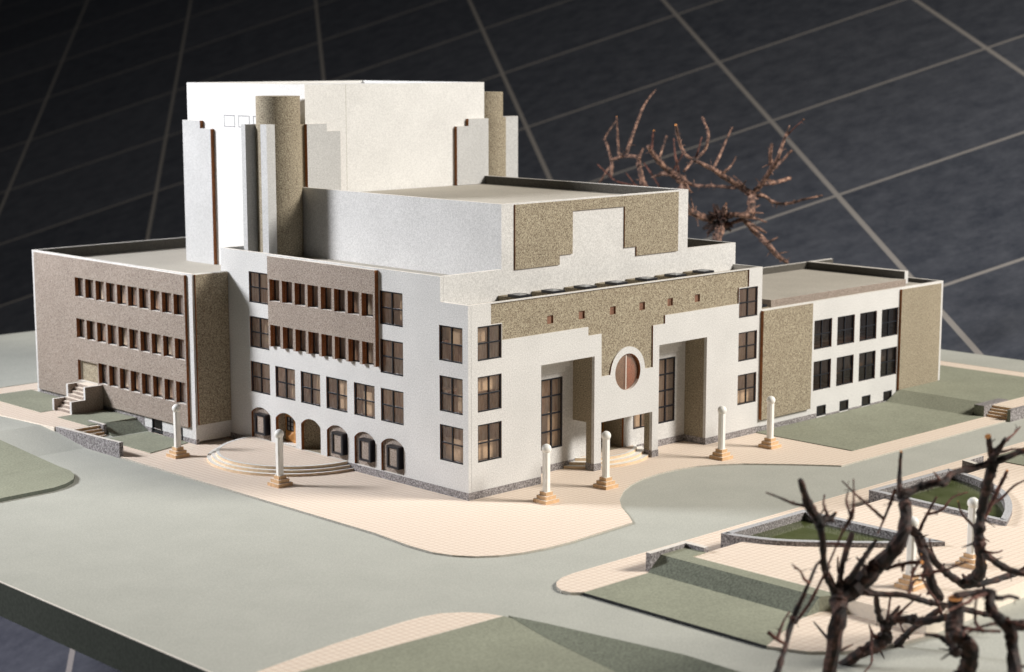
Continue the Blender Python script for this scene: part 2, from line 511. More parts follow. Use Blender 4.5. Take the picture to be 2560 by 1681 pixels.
# upper terraces (left far and right far)
sheet('terrace', [(-5.58, 23.4), (-5.20, 19.63), (-4.95, 19.62), (-4.95, 18.75), (-3.45, 18.75), (-3.45, 18.86), (3.2, 18.86), (3.2, 36.0), (-5.58, 36.0)], -0.06, 0.44, M['cream'], M['cream'], 'upper terrace left of the office wing')
sheet('path', [(-5.56, 23.4), (-5.18, 19.64), (-4.98, 19.64), (-4.98, 18.85), (-3.9, 18.85), (-3.9, 36.0), (-5.56, 36.0)], 0.44, 0.456, M['paving'], M['cream'], 'upper cream path along the office wing')
sheet('path', [(-3.9, 21.3), (-3.2, 21.3), (-3.2, 22.75), (-3.9, 22.75)], 0.44, 0.456, M['paving'], None, 'short cream path to the outdoor stair')
sheet('path', [(-3.9, 27.75), (3.0, 27.75), (3.0, 29.2), (-3.9, 29.2)], 0.44, 0.456, M['paving'], None, 'cream path behind the office wing')
sheet('lawn', [(-4.08, 22.75), (-1.73, 22.75), (-1.73, 27.75), (-4.08, 27.75)], 0.44, 0.475, M['lawn'], None, 'upper lawn beyond the outdoor stair')
sheet('lawn', [(-4.08, 18.86), (-1.73, 18.86), (-1.73, 21.3), (-4.08, 21.3)], 0.44, 0.475, M['lawn'], None, 'upper lawn in front of the outdoor stair')
sheet('lawn', [(-4.08, 29.2), (3.0, 29.2), (3.0, 36.0), (-4.08, 36.0)], 0.44, 0.475, M['road'], None, 'grey green lawn behind the far path')
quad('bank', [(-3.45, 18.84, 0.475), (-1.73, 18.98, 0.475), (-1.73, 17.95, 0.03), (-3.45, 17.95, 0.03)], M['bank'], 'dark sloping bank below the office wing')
sheet('lawn', [(-3.93, 14.38), (-2.4, 14.78), (-1.78, 14.95), (-1.78, 18.86), (-3.43, 18.86), (-3.43, 17.9), (-3.93, 17.9)], 0.0, 0.03, M['lawn'], None, 'lower lawn below the office wing')
# right far side
sheet('terrace', [(26.95, -6.0), (RT-0.05, -6.0), (RT-0.05, 30.0), (31.0, 30.0), (31.0, 4.0), (26.95, 4.0)], -0.06, 0.44, M['cream'], M['cream'], 'upper terrace right of the low wing')
sheet('path', [(26.97, -5.98), (RT-0.06, -5.98), (RT-0.06, -4.95), (26.97, -4.95)], 0.44, 0.456, M['paving'], None, 'upper cream path right of the garden steps')
sheet('lawn', [(26.97, -4.42), (28.2, -4.42), (28.2, -4.95), (33.95, -4.95), (33.95, 29.9), (31.1, 29.9), (31.1, 3.9), (30.5, 3.9), (30.5, -0.05), (26.97, -0.05)], 0.44, 0.47, M['lawn'], None, 'upper lawn beside the low wing')
sheet('path', [(33.95, -4.95), (35.1, -4.95), (35.1, 29.9), (33.95, 29.9)], 0.44, 0.456, M['paving'], None, 'narrow cream path near the right board edge')
sheet('lawn', [(35.1, -4.95), (RT-0.06, -4.95), (RT-0.06, 29.9), (35.1, 29.9)], 0.44, 0.466, M['road'], None, 'grey green verge at the right board edge')
sheet('lawn', [(16.42, -0.02), (16.42, -4.85), (26.2, -4.93), (26.2, -0.02)], 0.0, 0.03, M['lawn'], M['bank'], 'lower lawn in front of the low wing')
quad('bank', [(26.95, -0.05, 0.47), (26.95, -4.42, 0.47), (25.95, -4.42, 0.03), (25.95, -0.05, 0.03)], M['lawn'], 'sloping bank at the end of the low wing')

# left island, sloping up with the road
isl = [(LF+0.05, 11.55), (-11.9, 11.66), (-9.75, 11.74), (-9.1, 11.98), (-8.55, 12.4), (-8.15, 13.0), (-7.92, 13.7), (-7.86, 14.7)]
def hz(x, y): return 0.08+0.44*max(0.0, min(1.0, (y-14.7)/5.9))
mb = MB()
mb.prism(isl+[(LF+0.05, 14.7)], -0.08, 0.08, 0, 1)
mb.prism([(LF+0.05, 14.701), (-7.86, 14.701), (-7.9, 20.6), (LF+0.05, 20.6)], -0.08, 0.5, 0, 1, zf=hz)
mb.prism([(LF+0.05, 20.601), (-7.9, 20.601), (-7.9, 43.0), (LF+0.05, 43.0)], 0.2, 0.52, 0, 1)
structure(mb.build('traffic_island', [M['lawn'], M['board_edge']]), 'grey green island at the left board edge')

# bottom island: cream path, lawn and dark bank
structure_b = sheet('path', [(LF+0.04, -9.35), (-15.85, -9.17), (-13.19, -8.85), (-10.6, -8.72), (-9.9, -8.75), (-9.3, -8.9), (-8.75, -9.3), (-8.4, -9.8), (-8.2, -10.4), (LF+0.04, -10.3)], -0.06, 0.03, M['paving'], M['cream'], 'cream path of the near island')
sheet('lawn', [(LF+0.04, -10.12), (-15.06, -9.98), (-8.25, -10.36), (-8.1, -11.8), (-7.75, -16.5), (-7.75, -32.0), (LF+0.04, -32.0)], -0.06, 0.05, M['lawn'], M['board_edge'], 'lawn of the near island')
mb = MB()
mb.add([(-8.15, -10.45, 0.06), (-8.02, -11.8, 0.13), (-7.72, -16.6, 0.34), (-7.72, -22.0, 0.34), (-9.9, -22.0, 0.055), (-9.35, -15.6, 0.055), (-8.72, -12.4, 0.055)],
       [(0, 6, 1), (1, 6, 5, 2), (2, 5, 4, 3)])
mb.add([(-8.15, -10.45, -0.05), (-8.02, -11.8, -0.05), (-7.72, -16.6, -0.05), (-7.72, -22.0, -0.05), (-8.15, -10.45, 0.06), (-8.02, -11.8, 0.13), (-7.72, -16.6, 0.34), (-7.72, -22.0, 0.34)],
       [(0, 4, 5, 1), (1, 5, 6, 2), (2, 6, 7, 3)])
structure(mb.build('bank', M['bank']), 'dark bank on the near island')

# terrace garden at the right: paths, lawns, banks
sheet('path', [(-4.93, -10.38), (-5.26, -10.1), (-5.30, -9.75), (-5.14, -9.4), (-4.85, -9.1), (-4.4, -8.88), (-3.8, -8.79), (RT-0.05, -8.79), (RT-0.05, -11.2), (-2.1, -11.2), (-2.1, -10.38)], -0.06, 0.03, M['paving'], M['roof'], 'cream path along the garden terrace')
sheet('lawn', [(-5.02, -10.38), (-1.0, -10.38), (-1.0, -16.3), (-2.6, -16.3), (-4.93, -17.05)], -0.06, 0.035, M['lawn'], M['mullion'], 'lower lawn below the garden terrace')
sheet('path', [(-4.93, -17.05), (-2.6, -16.28), (-0.9, -16.28), (-0.9, -19.6), (-2.0, -19.45), (-3.0, -19.15), (-3.8, -18.75), (-4.5, -18.1)], -0.06, 0.03, M['paving'], M['roof'], 'cream path below the garden terrace')
POOL_A = [(1.36, -10.36), (1.52, -11.1), (2.03, -12.26), (3.09, -13.55), (4.3, -14.8), (5.62, -15.88)]
POOL_B = [(14.35, -10.55), (14.0, -11.9), (13.2, -13.3), (12.2, -14.3), (10.75, -15.25), (9.15, -15.97)]
notch_a = [(1.62, -11.12)]+[(x+0.10, y+0.06) for x, y in POOL_A[2:5]]+[(5.52, -15.72), (5.56, -11.12)]
notch_b = [(9.62, -11.12), (9.30, -15.82)]+[(x-0.08, y+0.08) for x, y in POOL_B[1:5][::-1]]+[(14.1, -11.12)]
sheet('terrace', [(-1.05, -11.12)]+notch_a+notch_b+[(RT-0.05, -11.12), (RT-0.05, -19.5), (-1.05, -19.5)], -0.06, 0.45, M['paving'], M['cream'], 'raised cream garden terrace')
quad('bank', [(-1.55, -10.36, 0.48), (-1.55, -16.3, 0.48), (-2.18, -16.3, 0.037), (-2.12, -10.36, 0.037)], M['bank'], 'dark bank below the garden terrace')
sheet('lawn', [(-1.55, -10.37), (-0.36, -10.37), (-0.36, -11.14), (-1.02, -11.14), (-0.98, -16.6), (-1.55, -16.3)], -0.05, 0.485, M['lawn'], None, 'lawn strip on top of the bank')
sheet('lawn', [(17.3, -10.4), (RT-0.1, -10.4), (RT-0.1, -12.0), (17.3, -12.0)], 0.0, 0.485, M['lawn'], None, 'lawn beyond the far garden pool')

# ================================================================ BUILDING (one thing)
M['small_pane'] = grain('small_brown_pane', (0.20, 0.105, 0.07), 0.4, 5, rough=0.4)
M['red_curtain'] = grain('red_brown_curtain', (0.33, 0.085, 0.035), 0.3, 4)
M['grey_curtain'] = grain('grey_brown_curtain', (0.15, 0.115, 0.10), 0.4, 4)
M['curtain'] = grain('cream_curtain', (0.60, 0.53, 0.41), 0.15, 3, blotch=0.2)
B = thing('theatre_building', 'large pale stepped theatre building with speckled panels and a tall white stage tower', 'building')
FIN = [M['fin'], M['ply'], M['cream_edge']]
WALL = [M['card'], M['ply'], M['cream_edge']]

# --- openings in the left front (plane u = 0), axes (v, z)
big_left = []
for v0, v1 in ((11.68, 12.96), (10.03, 11.31), (8.44, 9.66), (6.78, 8.06), (5.15, 6.37), (3.50, 4.79)):
    big_left.append((v0, v1, 2.19, 3.45))
for v0, v1 in ((11.68, 12.96), (3.50, 4.79)):
    big_left += [(v0, v1, 4.02, 5.29), (v0, v1, 5.85, 7.10)]
big_left += [(0.29, 1.52, 4.89, 6.17), (0.29, 1.51, 3.05, 4.35), (0.28, 1.51, 1.25, 2.57)]
strip = [(11.35-0.816*i-0.655, 11.35-0.816*i) for i in range(8)]
strip = [(a-0.012*i/7, b) for i, (a, b) in enumerate(strip)]
arch_v = [(11.69, 13.0), (10.05, 11.36), (8.46, 9.70), (6.79, 8.07), (5.15, 6.39), (3.50, 4.81)]
def arch_loop(a, b, z0=0.29, spring=1.34, rise=0.27, n=12):
    w = (b-a)/2; R = (w*w+rise*rise)/(2*rise); cx, cz = (a+b)/2, spring+rise-R
    t = math.asin(w/R)
    return [(a, z0), (b, z0)]+[(cx+R*math.sin(t-2*t*i/n), cz+R*math.cos(t-2*t*i/n)) for i in range(n+1)]
holes = [rect(*w) for w in big_left]
holes += [rect(a, b, 6.07, 6.94) for a, b in strip]+[rect(a, b, 4.24, 5.12) for a, b in strip]
holes += [arch_loop(a, b) for a, b in arch_v]
mb = MB()
mb.wall('u', 0.0, 0.14, [(0, 0.27), (14.88, 0.27), (14.88, 7.9), (1.45, 7.9), (1.45, 7.0), (0, 7.0)], holes, oe=0)
mb.build('wall', WALL, B)
mb = MB(); mb.wall('u', -0.012, 0.15, rect(-0.012, 14.88, 0.0, 0.268)); mb.build('plinth', [M['plinth']]*3, B)

# speckled panel standing proud of the left front, comb-like lower edge
teeth = [(4.86, 7.84), (4.86, 4.235)]
for a, b in strip[::-1]:
    teeth += [(a, 4.235), (a, 5.12), (b, 5.12), (b, 4.235)]
teeth += [(11.47, 4.235), (11.47, 7.84)]
mb = MB(); mb.wall('u', -0.175, 0.17, teeth, [rect(a, b, 6.07, 6.94) for a, b in strip])
mb.build('speckled_panel', [M['taupe'], M['ply'], M['cream_edge']], B)

def win_parts(axis, pos, a0, a1, z0, z1, cols, rows, bar=0.048, inset=0.03, mat='glass', parent=B, name='window'):
    """window = frame mesh with its pane as a child"""
    mb = MB()
    def bx(p0, p1, q0, q1, d0, d1):
        if axis == 'u': mb.box(pos+d0, pos+d1, p0, p1, q0, q1)
        else: mb.box(p0, p1, pos+d0, pos+d1, q0, q1)
    d0, d1 = inset, inset+0.06
    bx(a0, a0+bar, z0, z1, d0, d1); bx(a1-bar, a1, z0, z1, d0, d1)
    bx(a0+bar, a1-bar, z0, z0+bar, d0, d1); bx(a0+bar, a1-bar, z1-bar, z1, d0, d1)
    for i in range(1, cols):
        c = a0+(a1-a0)*i/cols; bx(c-bar*.55, c+bar*.55, z0+bar, z1-bar, d0+0.002, d1-0.002)
    for i in range(1, rows):
        c = z0+(z1-z0)*i/rows; bx(a0+bar, a1-bar, c-bar*.5, c+bar*.5, d0+0.005, d1-0.005)
    f = mb.build(name, M['mullion'], parent)
    pm = MB()
    g = inset+0.045
    e = 0.01
    q = [(a0+e, z0+e), (a1-e, z0+e), (a1-e, z1-e), (a0+e, z1-e)]
    V = [(pos+g, a, b) if axis == 'u' else (a, pos+g, b) for a, b in q]
    pm.add(V, [(0, 3, 2, 1)] if axis == 'u' else [(0, 1, 2, 3)])
    pm.build('pane', M[mat], f)
    return f
for a0, a1, z0, z1 in big_left:
    win_parts('u', 0.0, a0, a1, z0, z1, 2, 2)
def strip_window(pos, a, b, z0, z1, mat='glass_pale'):
    return win_parts('u', pos, a, b, z0, z1, 1, 1, bar=0.035, inset=0.05, mat=mat)
for a, b in strip:
    strip_window(0.0, a, b, 6.07, 6.94); strip_window(0.0, a, b, 4.24, 5.12)

# arches: blind niches with a black show case, the double door and the open niche
for k, (a, b) in enumerate(arch_v):
    if k in (1, 2): continue
    mb = MB(); mb.wall('u', 0.10, 0.04, arch_loop(a-0.02, b+0.02, 0.27, 1.36, 0.27)); nb = mb.build('niche', [M['taupe'], M['taupe'], M['taupe']], B)
    c = a+(b-a)*0.36 if k else a+(b-a)*0.40
    mb = MB(); w, z0, z1 = 0.335, 0.53, 1.37; u0, u1 = -0.17, 0.098
    mb.box(u0, u1, c-w, c-w+0.09, z0, z1); mb.box(u0, u1, c+w-0.09, c+w, z0, z1)
    mb.box(u0, u1, c-w+0.09, c+w-0.09, z0, z0+0.08); mb.box(u0, u1, c-w+0.09, c+w-0.09, z1-0.08, z1)
    case = mb.build('show_case', M['mullion'], nb)
    mb = MB(); mb.box(u0+0.05, u1-0.02, c-w+0.09, c+w-0.09, z0+0.08, z1-0.08); mb.build('case_window', M['taupe'], nb)
# recess behind arches 2 and 3
a, b = arch_v[1]
mb = MB(); mb.box(0.14, 0.75, b, b+0.05, 0.2, 1.75); mb.box(0.14, 0.75, a-0.05, a, 0.2, 1.75); mb.box(0.14, 0.8, a-0.05, b+0.05, 1.75, 1.8); mb.box(0.13, 1.2, a-.05, b+.05, 0.2, 0.285)
mb.box(0.75, 0.8, a-0.05, b+0.05, 0.2, 1.75)
rec = mb.build('door_recess', M['tan'], B)
def door_leaf(axis, pos, a, b, z0, z1, parent):
    """wooden leaf: frame, small panes above and a raised pyramid panel below"""
    mb = MB()
    def P(p, d, q): return (pos+d, p, q) if axis == 'u' else (p, pos+d, q)
    def bx(p0, p1, q0, q1, d0, d1, mi=0):
        if axis == 'u': mb.box(pos+d0, pos+d1, p0, p1, q0, q1, mi)
        else: mb.box(p0, p1, pos+d0, pos+d1, q0, q1, mi)
    zm = z0+(z1-z0)*0.42
    bx(a, b, z0, zm, 0, 0.05); bx(a, b, z1-0.09, z1, 0, 0.05)
    bx(a, a+0.07, zm, z1-0.09, 0, 0.05); bx(b-0.07, b, zm, z1-0.09, 0, 0.05)
    # pyramid
    p0, p1, q0, q1 = a+0.06, b-0.06, z0+0.05, zm-0.04
    V = [P(p0, -0.002, q0), P(p1, -0.002, q0), P(p1, -0.002, q1), P(p0, -0.002, q1), P((p0+p1)/2, -0.10, (q0+q1)/2)]
    F = [(0, 1, 4), (1, 2, 4), (2, 3, 4), (3, 0, 4)]
    mb.add(V, [f[::-1] for f in F] if axis == 'u' else F)
    d = mb.build('door', M['door'], parent)
    gm = MB(); mb2 = gm
    q = [(a+0.06, zm-0.01), (b-0.06, zm-0.01), (b-0.06, z1-0.08), (a+0.06, z1-0.08)]
    gm.add([P(p, 0.03, z) for p, z in q], [(0, 3, 2, 1)] if axis == 'u' else [(0, 1, 2, 3)])
    gm.build('door_pane', M['clear'], d)
    mb = MB()
    n = 4
    for i in range(n):
        c = zm+(z1-0.09-zm)*i/(n-1)
        bx(a+0.07, b-0.07, c-0.02, c+0.02, 0.0, 0.045)
    for i in range(3):
        c = a+0.09+(b-a-0.18)*i/2; bx(c-0.022, c+0.022, zm+.02, z1-0.11, -0.001, 0.046)
    mb.build('door_bars', M['mullion'], d)
    return d
for i in range(2):
    w = (b-a-0.06)/2; s = a+0.03+i*w
    door_leaf('u', 0.46, s+0.01, s+w-0.01, 0.32, 1.42, rec)
mb = MB(); mb.box(0.20, 0.50, a+0.005, b-0.005, 0.286, 0.318); mb.build('doorstep', M['paint'], rec)
a, b = arch_v[2]
mb = MB(); cc = (a+b)/2
mb.lathe(0.14, cc, [(0.70, 0.25), (0.70, 1.75)], 20, 0, -math.pi/2, math.pi/2, cap=False)
mb.box(0.14, 0.95, a-0.08, b+0.08, 1.75, 1.8); mb.box(0.13, 0.95, a-.08, b+.08, 0.2, 0.285)
mb.build('niche', M['tan'], B)

# --- right front (plane v = 0), axes (u, z)
big_front = [(0.46, 1.63, 4.97, 6.20), (0.46, 1.63, 3.12, 4.40), (0.46, 1.63, 1.30, 2.67),
             (15.14, 16.36, 4.99, 6.22), (15.15, 16.37, 3.17, 4.38), (15.15, 16.38, 1.34, 2.61)]
panel = [(1.11, 6.96), (1.11, 6.225), (1.655, 6.225), (1.655, 5.60), (6.14, 5.60), (6.14, 5.26), (6.87, 5.26), (6.89, 3.61), (7.37, 3.61)]
panel += arc(8.38, 3.61, 0.985, math.pi, 0.0, 28)[1:-1]
panel += [(9.39, 3.61), (9.83, 3.61), (9.82, 5.26), (10.53, 5.26), (10.53, 5.59), (15.12, 5.60), (15.12, 6.245), (15.77, 6.245), (15.77, 6.96)]
squares = [(c, c+0.32, 5.93, 6.23) for c in (4.0, 5.68, 7.39, 9.07, 10.72, 12.38)]
outer = [(0.152, 0.27), (3.64, 0.27), (3.64, 4.44), (6.5, 4.44), (6.5, 0.0), (6.89, 0.0), (6.89, 1.84), (9.83, 1.84), (9.83, 0.0), (10.2, 0.0), (10.2, 4.44), (13.12, 4.44), (13.12, 0.27), (16.65, 0.27), (16.65, 7.0), (0.152, 7.0)]
circ = [(8.38+0.725*math.cos(2*math.pi*i/48), 3.61+0.715*math.sin(2*math.pi*i/48)) for i in range(48)]
mb = MB(); mb.wall('v', 0.0, 0.14, outer, [rect(*w) for w in big_front]+[panel, circ], oe=0); mb.build('wall', WALL, B)
pin = [(x, z) for x, z in panel]
mb = MB(); mb.wall('v', 0.06, 0.06, pin, [rect(*s) for s in squares]); mb.build('speckled_panel', [M['tan'], M['ply'], M['ply']], B)
for s in squares:
    mb = MB(); mb.box(s[0]-0.05, s[1]+0.12, 0.121, 0.138, s[2]-0.05, s[3]+0.05); mb.build('small_window', M['small_pane'], B)
for w in big_front: win_parts('v', 0.0, *w, 2, 2)
mb = MB(); mb.wall('v', 0.12, 0.02, circ); rw = mb.build('round_window', [M['glass']]*3, B)
mb = MB(); mb.box(8.36, 8.40, 0.10, 0.119, 2.92, 4.30); mb.build('mullion', M['cream_edge'], rw)
mb = MB(); mb.box(8.38, 9.4, 0.17, 0.20, 2.6, 4.6); mb.build('curtain', M['red_curtain'], rw)
mb = MB(); mb.box(7.4, 8.379, 0.17, 0.20, 2.6, 4.6); mb.build('curtain', M['grey_curtain'], rw)
for x0, x1 in ((0.14, 3.64), (13.12, 16.65)):
    mb = MB(); mb.wall('v', -0.012, 0.14, rect(x0, x1, 0.0, 0.268)); mb.build('plinth', [M['plinth']]*3, B)

# portal: back wall, piers, side walls, doors
VB = 1.13
mb = MB()
mb.wall('v', VB, 0.1, [(3.5, 0.27), (7.3, 0.27), (7.3, 1.84), (9.42, 1.84), (9.42, 0.27), (13.3, 0.27), (13.3, 4.6), (3.5, 4.6)],
        [rect(4.75, 5.93, 0.88, 3.60), rect(9.97, 10.95, 0.93, 1.80), rect(11.35, 12.50, 0.93, 3.59)])
mb.build('porch_wall', [M['card'], M['ply'], M['cream_edge']], B)
for x0, x1 in ((3.5, 7.29), (9.43, 13.3)):
    mb = MB(); mb.box(x0, x1, VB-0.015, VB+0.08, 0.0, 0.268); mb.build('plinth', M['plinth'], B)
for s in (0, 1):
    X = lambda x: x if s == 0 else 3.64+13.12-x
    pts = [(3.64, 3.79), (6.03, 3.79), (6.03, 3.97), (6.26, 3.97), (6.26, 4.14), (6.5, 4.14), (6.5, 4.44), (3.64, 4.44)]
    pts = pts if s == 0 else [(x+6.58, z) for x, z in pts]
    mb = MB(); mb.wall('v', VB-0.05, 0.045, pts); mb.build('stepped_lintel', [M['tower'], M['ply'], M['ply']], B)
win_parts('v', VB, 4.75, 5.93, 0.88, 3.60, 2, 4, bar=0.06, inset=0.0)
win_parts('v', VB, 11.35, 12.50, 0.93, 3.59, 2, 4, bar=0.06, inset=0.0)
win_parts('v', VB, 9.97, 10.95, 0.93, 1.80, 2, 1, bar=0.05, inset=0.0)
# side walls of the projecting centre block, tan, hanging above the porch passage
for x0, x1 in ((6.5, 6.58), (10.12, 10.2)):
    mb = MB(); mb.box(x0, x1, 0.14, VB, 1.84, 4.6); mb.build('side_wall', M['tan'], B)
for x0, x1 in ((3.56, 3.64), (13.12, 13.20)):
    mb = MB(); mb.box(x0, x1, 0.14, VB, 0.0, 4.6); mb.build('side_wall', M['tan'], B)
mb = MB(); mb.box(6.58, 10.12, 0.14, VB, 1.85, 1.93); mb.build('soffit', M['card'], B)
for x0, x1 in ((3.64, 6.5), (10.2, 13.12)):
    mb = MB(); mb.box(x0, x1, 0.14, VB, 4.46, 4.6); mb.build('soffit', M['card'], B)
for x0, x1 in ((6.5, 6.89), (9.83, 10.2)):
    mb = MB(); mb.box(x0, x1, 0.14, 0.42, 0.0, 1.84); mb.build('pier', M['tan'], B)
    mb = MB(); mb.box(x0-0.012, x1+0.012, -0.012, 0.432, 0.0, 0.27); mb.build('pier_base', M['plinth'], B)
mb = MB(); mb.box(13.105, 13.119, -0.012, VB-0.016, 0.0, 0.268); mb.build('plinth', M['plinth'], B)
# door niche behind the porch
mb = MB(); mb.box(7.22, 7.3, VB+.1, 2.3, 0.0, 1.9); mb.box(9.42, 9.5, VB+.1, 2.3, 0.0, 1.9); mb.box(7.22, 9.5, 2.3, 2.38, 0.0, 1.9); mb.box(7.22, 9.5, VB+.1, 2.38, 1.9, 1.98)
mb.box(7.3, 9.42, VB+0.0, 2.3, 0.0, 0.30)
nic = mb.build('door_recess', M['tan'], B)
for i in range(3):
    s = 7.32+i*0.70
    door_leaf('v', 2.2, s+0.01, s+0.69, 0.36, 1.62, nic)
mb = MB(); mb.box(7.3, 9.42, 2.05, 2.29, 0.301, 0.355); mb.build('doorstep', M['paint'], nic)

UL_ = -1.70
# --- inner walls and floors seen through the glazing
mb = MB()
mb.box(0.62, 0.68, 1.62, 14.3, 1.85, 7.35); mb.box(3.42, 3.48, 0.14, 0.75, 0.1, 6.7); mb.box(0.75, 3.42, 0.75, 0.81, 0.1, 6.7); mb.box(0.75, 0.81, 0.811, 1.6, 0.1, 6.7)
for z in (1.80, 3.74, 5.56): mb.box(0.14, 0.62, 1.3, 14.3, z, z+0.06)
for z in (1.0, 2.82, 4.66): mb.box(0.14, 3.4, 0.14, 0.75, z, z+0.06)
for y in (2.7, 5.0, 8.25, 9.85, 11.55): mb.box(0.14, 0.62, y-0.03, y+0.03, 1.86, 7.35)
mb.box(13.3, 16.5, 0.75, 0.81, 0.1, 6.7)
for z in (1.0, 2.86, 4.7): mb.box(13.3, 16.5, 0.14, 0.75, z, z+0.06)
for x0, x1 in ((4.4, 6.3), (9.7, 12.8)): mb.box(x0, x1, 1.75, 1.81, 0.1, 4.5)
mb.build('inner_wall', M['interior'], B)

# pale curtains behind some of the panes
for q in ((0.24, 0.26, 12.02, 12.24, 4.25, 4.95), (0.24, 0.26, 11.72, 12.10, 4.45, 5.10), (0.20, 0.22, 10.72, 11.15, 4.55, 5.08), (0.20, 0.22, 9.90, 10.25, 4.62, 5.08),
          (0.20, 0.22, 4.99, 5.35, 6.42, 6.9), (0.30, 0.32, 3.55, 3.98, 6.05, 6.75), (0.26, 0.28, 0.34, 1.50, 5.52, 6.12), (0.26, 0.28, 0.32, 1.50, 1.28, 2.05), (0.30, 0.32, 0.32, 0.86, 3.1, 3.7),
          (0.24, 0.26, 8.5, 8.95, 2.25, 3.4), (0.24, 0.26, 6.8, 7.5, 2.25, 3.4), (0.24, 0.26, 5.5, 6.1, 2.25, 3.1), (0.26, 0.28, 10.1, 10.6, 2.25, 2.95)):
    mb = MB(); mb.box(*q); mb.build('curtain', M['curtain'], B)
for q in ((0.50, 1.60, 0.26, 0.28, 3.82, 4.36), (0.50, 1.60, 0.26, 0.28, 1.34, 2.0), (0.5, 1.1, 0.3, 0.32, 5.6, 6.15), (5.36, 5.90, 1.36, 1.38, 0.9, 2.25), (10.0, 10.92, 1.36, 1.38, 0.95, 1.78), (15.2, 16.3, 0.26, 0.28, 1.36, 1.9),
          (22.1, 23.3, 0.5, 0.52, 1.62, 1.82), (23.8, 25.0, 0.5, 0.52, 1.70, 1.92), (25.5, 26.7, 0.5, 0.52, 1.80, 2.0)):
    mb = MB(); mb.box(*q); mb.build('curtain', M['curtain'], B)
for i, zz in ((4, 1), (3, 1), (7, 1), (2, 2), (4, 2), (6, 0), (9, 0), (4, 0)):
    v = 23.35-0.8555*i; z0 = (5.45, 3.75, 2.0)[zz]
    mb = MB(); mb.box(UL_+0.20, UL_+0.22, v-0.62, v-0.25, z0, z0+0.45); mb.build('curtain', M['curtain'], B)

# --- front slab and main block: remaining walls, parapets and roofs
mb = MB(); mb.wall('v', 1.45, 0.14, [(0.152, 6.5), (16.65, 6.5), (16.65, 7.9), (13.53, 7.9), (13.53, 10.29), (3.02, 10.29), (3.02, 7.9), (0.152, 7.9)], oe=0); mb.build('wall', WALL, B)
mb = MB(); mb.box(16.51, 16.65, 0.14, 1.449, 0, 7.0); mb.box(16.51, 16.65, 1.591, 12.0, 0, 7.9); mb.box(13.6, 16.5, 11.86, 12.0, 5, 7.9); mb.build('wall', M['card'], B)
mb = MB(); mb.box(0.141, 16.509, 0.141, 1.449, 6.70, 6.76); mb.box(0.141, 16.509, 1.591, 14.8, 7.40, 7.46); mb.build('roof', M['roof'], B)
mb = MB(); mb.wall('v', 14.74, 0.14, rect(0.14, 3.3, 6.5, 7.9), oe=0); mb.build('wall', WALL, B)
# auditorium box
for x0, x1 in ((3.02, 3.16), (13.39, 13.53)):
    mb = MB(); mb.box(x0, x1, 1.591, 13.45, 7.0, 10.29, 0, 1); mb.build('auditorium_wall', [M['card'], M['cream_edge']], B)
mb = MB(); mb.box(3.161, 13.389, 1.591, 13.45, 9.86, 9.92); mb.build('roof', M['roof'], B)
ap = [(3.67, 10.24), (3.67, 7.84), (6.02, 7.84), (6.02, 8.2), (6.72, 8.2), (6.72, 9.83), (9.66, 9.83), (9.66, 8.21), (10.36, 8.21), (10.36, 7.84), (12.87, 7.84), (12.87, 10.24)]
mb = MB(); mb.wall('v', 1.39, 0.058, ap); mb.build('speckled_panel', [M['tan'], M['ply'], M['cream_edge']], B)

# --- skylights in a row on the front slab
def skylight(x, y, z, parent=B):
    mb = MB(); mb.box(x-0.04, x+0.66, y-0.10, 1.44, z-0.20, z); cb = mb.build('skylight', M['tan'], parent)
    mb = MB(); t = 0.07
    mb.box(x, x+0.62, y, y+t, z+0.005, z+0.10); mb.box(x, x+0.62, y+0.62-t, y+0.62, z+0.005, z+0.10); mb.box(x, x+t, y+t, y+0.62-t, z+0.005, z+0.10); mb.box(x+0.62-t, x+0.62, y+t, y+0.62-t, z+0.005, z+0.10)
    mb.build('frame', M['mullion'], cb)
    mb = MB(); c = (x+0.31, y+0.31, z+0.155)
    mb.add([(x+t, y+t, z+0.07), (x+0.62-t, y+t, z+0.07), (x+0.62-t, y+0.62-t, z+0.07), (x+t, y+0.62-t, z+0.07), c], [(0, 1, 4), (1, 2, 4), (2, 3, 4), (3, 0, 4)])
    mb.build('pane', M['clear'], cb)
for k in range(7): skylight(2.88+1.738*k, 0.36, 6.95)
skylight(17.1, 0.55, 5.16)

# added dark strips: shade on the inner side of the parapets, painted in
mb = MB(); mb.box(13.375, 13.388, 1.6, 13.3, 9.921, 10.27); mb.build('parapet_shade_strip', M['parapet_shade'], B)
mb = MB(); mb.box(16.49, 16.508, 1.6, 11.8, 7.461, 7.88); mb.build('parapet_shade_strip', M['parapet_shade'], B)
mb = MB(); mb.box(-1.4, 11.8, 27.04, 27.058, 6.501, 6.96); mb.build('parapet_shade_strip', M['parapet_shade'], B)
mb = MB(); mb.box(28.13, 28.148, 0.64, 6.18, 5.421, 5.77); mb.build('parapet_shade_strip', M['parapet_shade'], B)
mb = MB(); mb.box(28.43, 30.3, 6.185, 6.199, 5.0, 5.73); mb.box(30.29, 30.309, 0.2, 6.18, 5.0, 5.18); mb.build('parapet_shade_strip', M['parapet_shade'], B)
mb = MB(); mb.box(16.67, 28.1, 6.185, 6.199, 5.43, 5.74); mb.build('parapet_shade_strip', M['parapet_shade'], B)

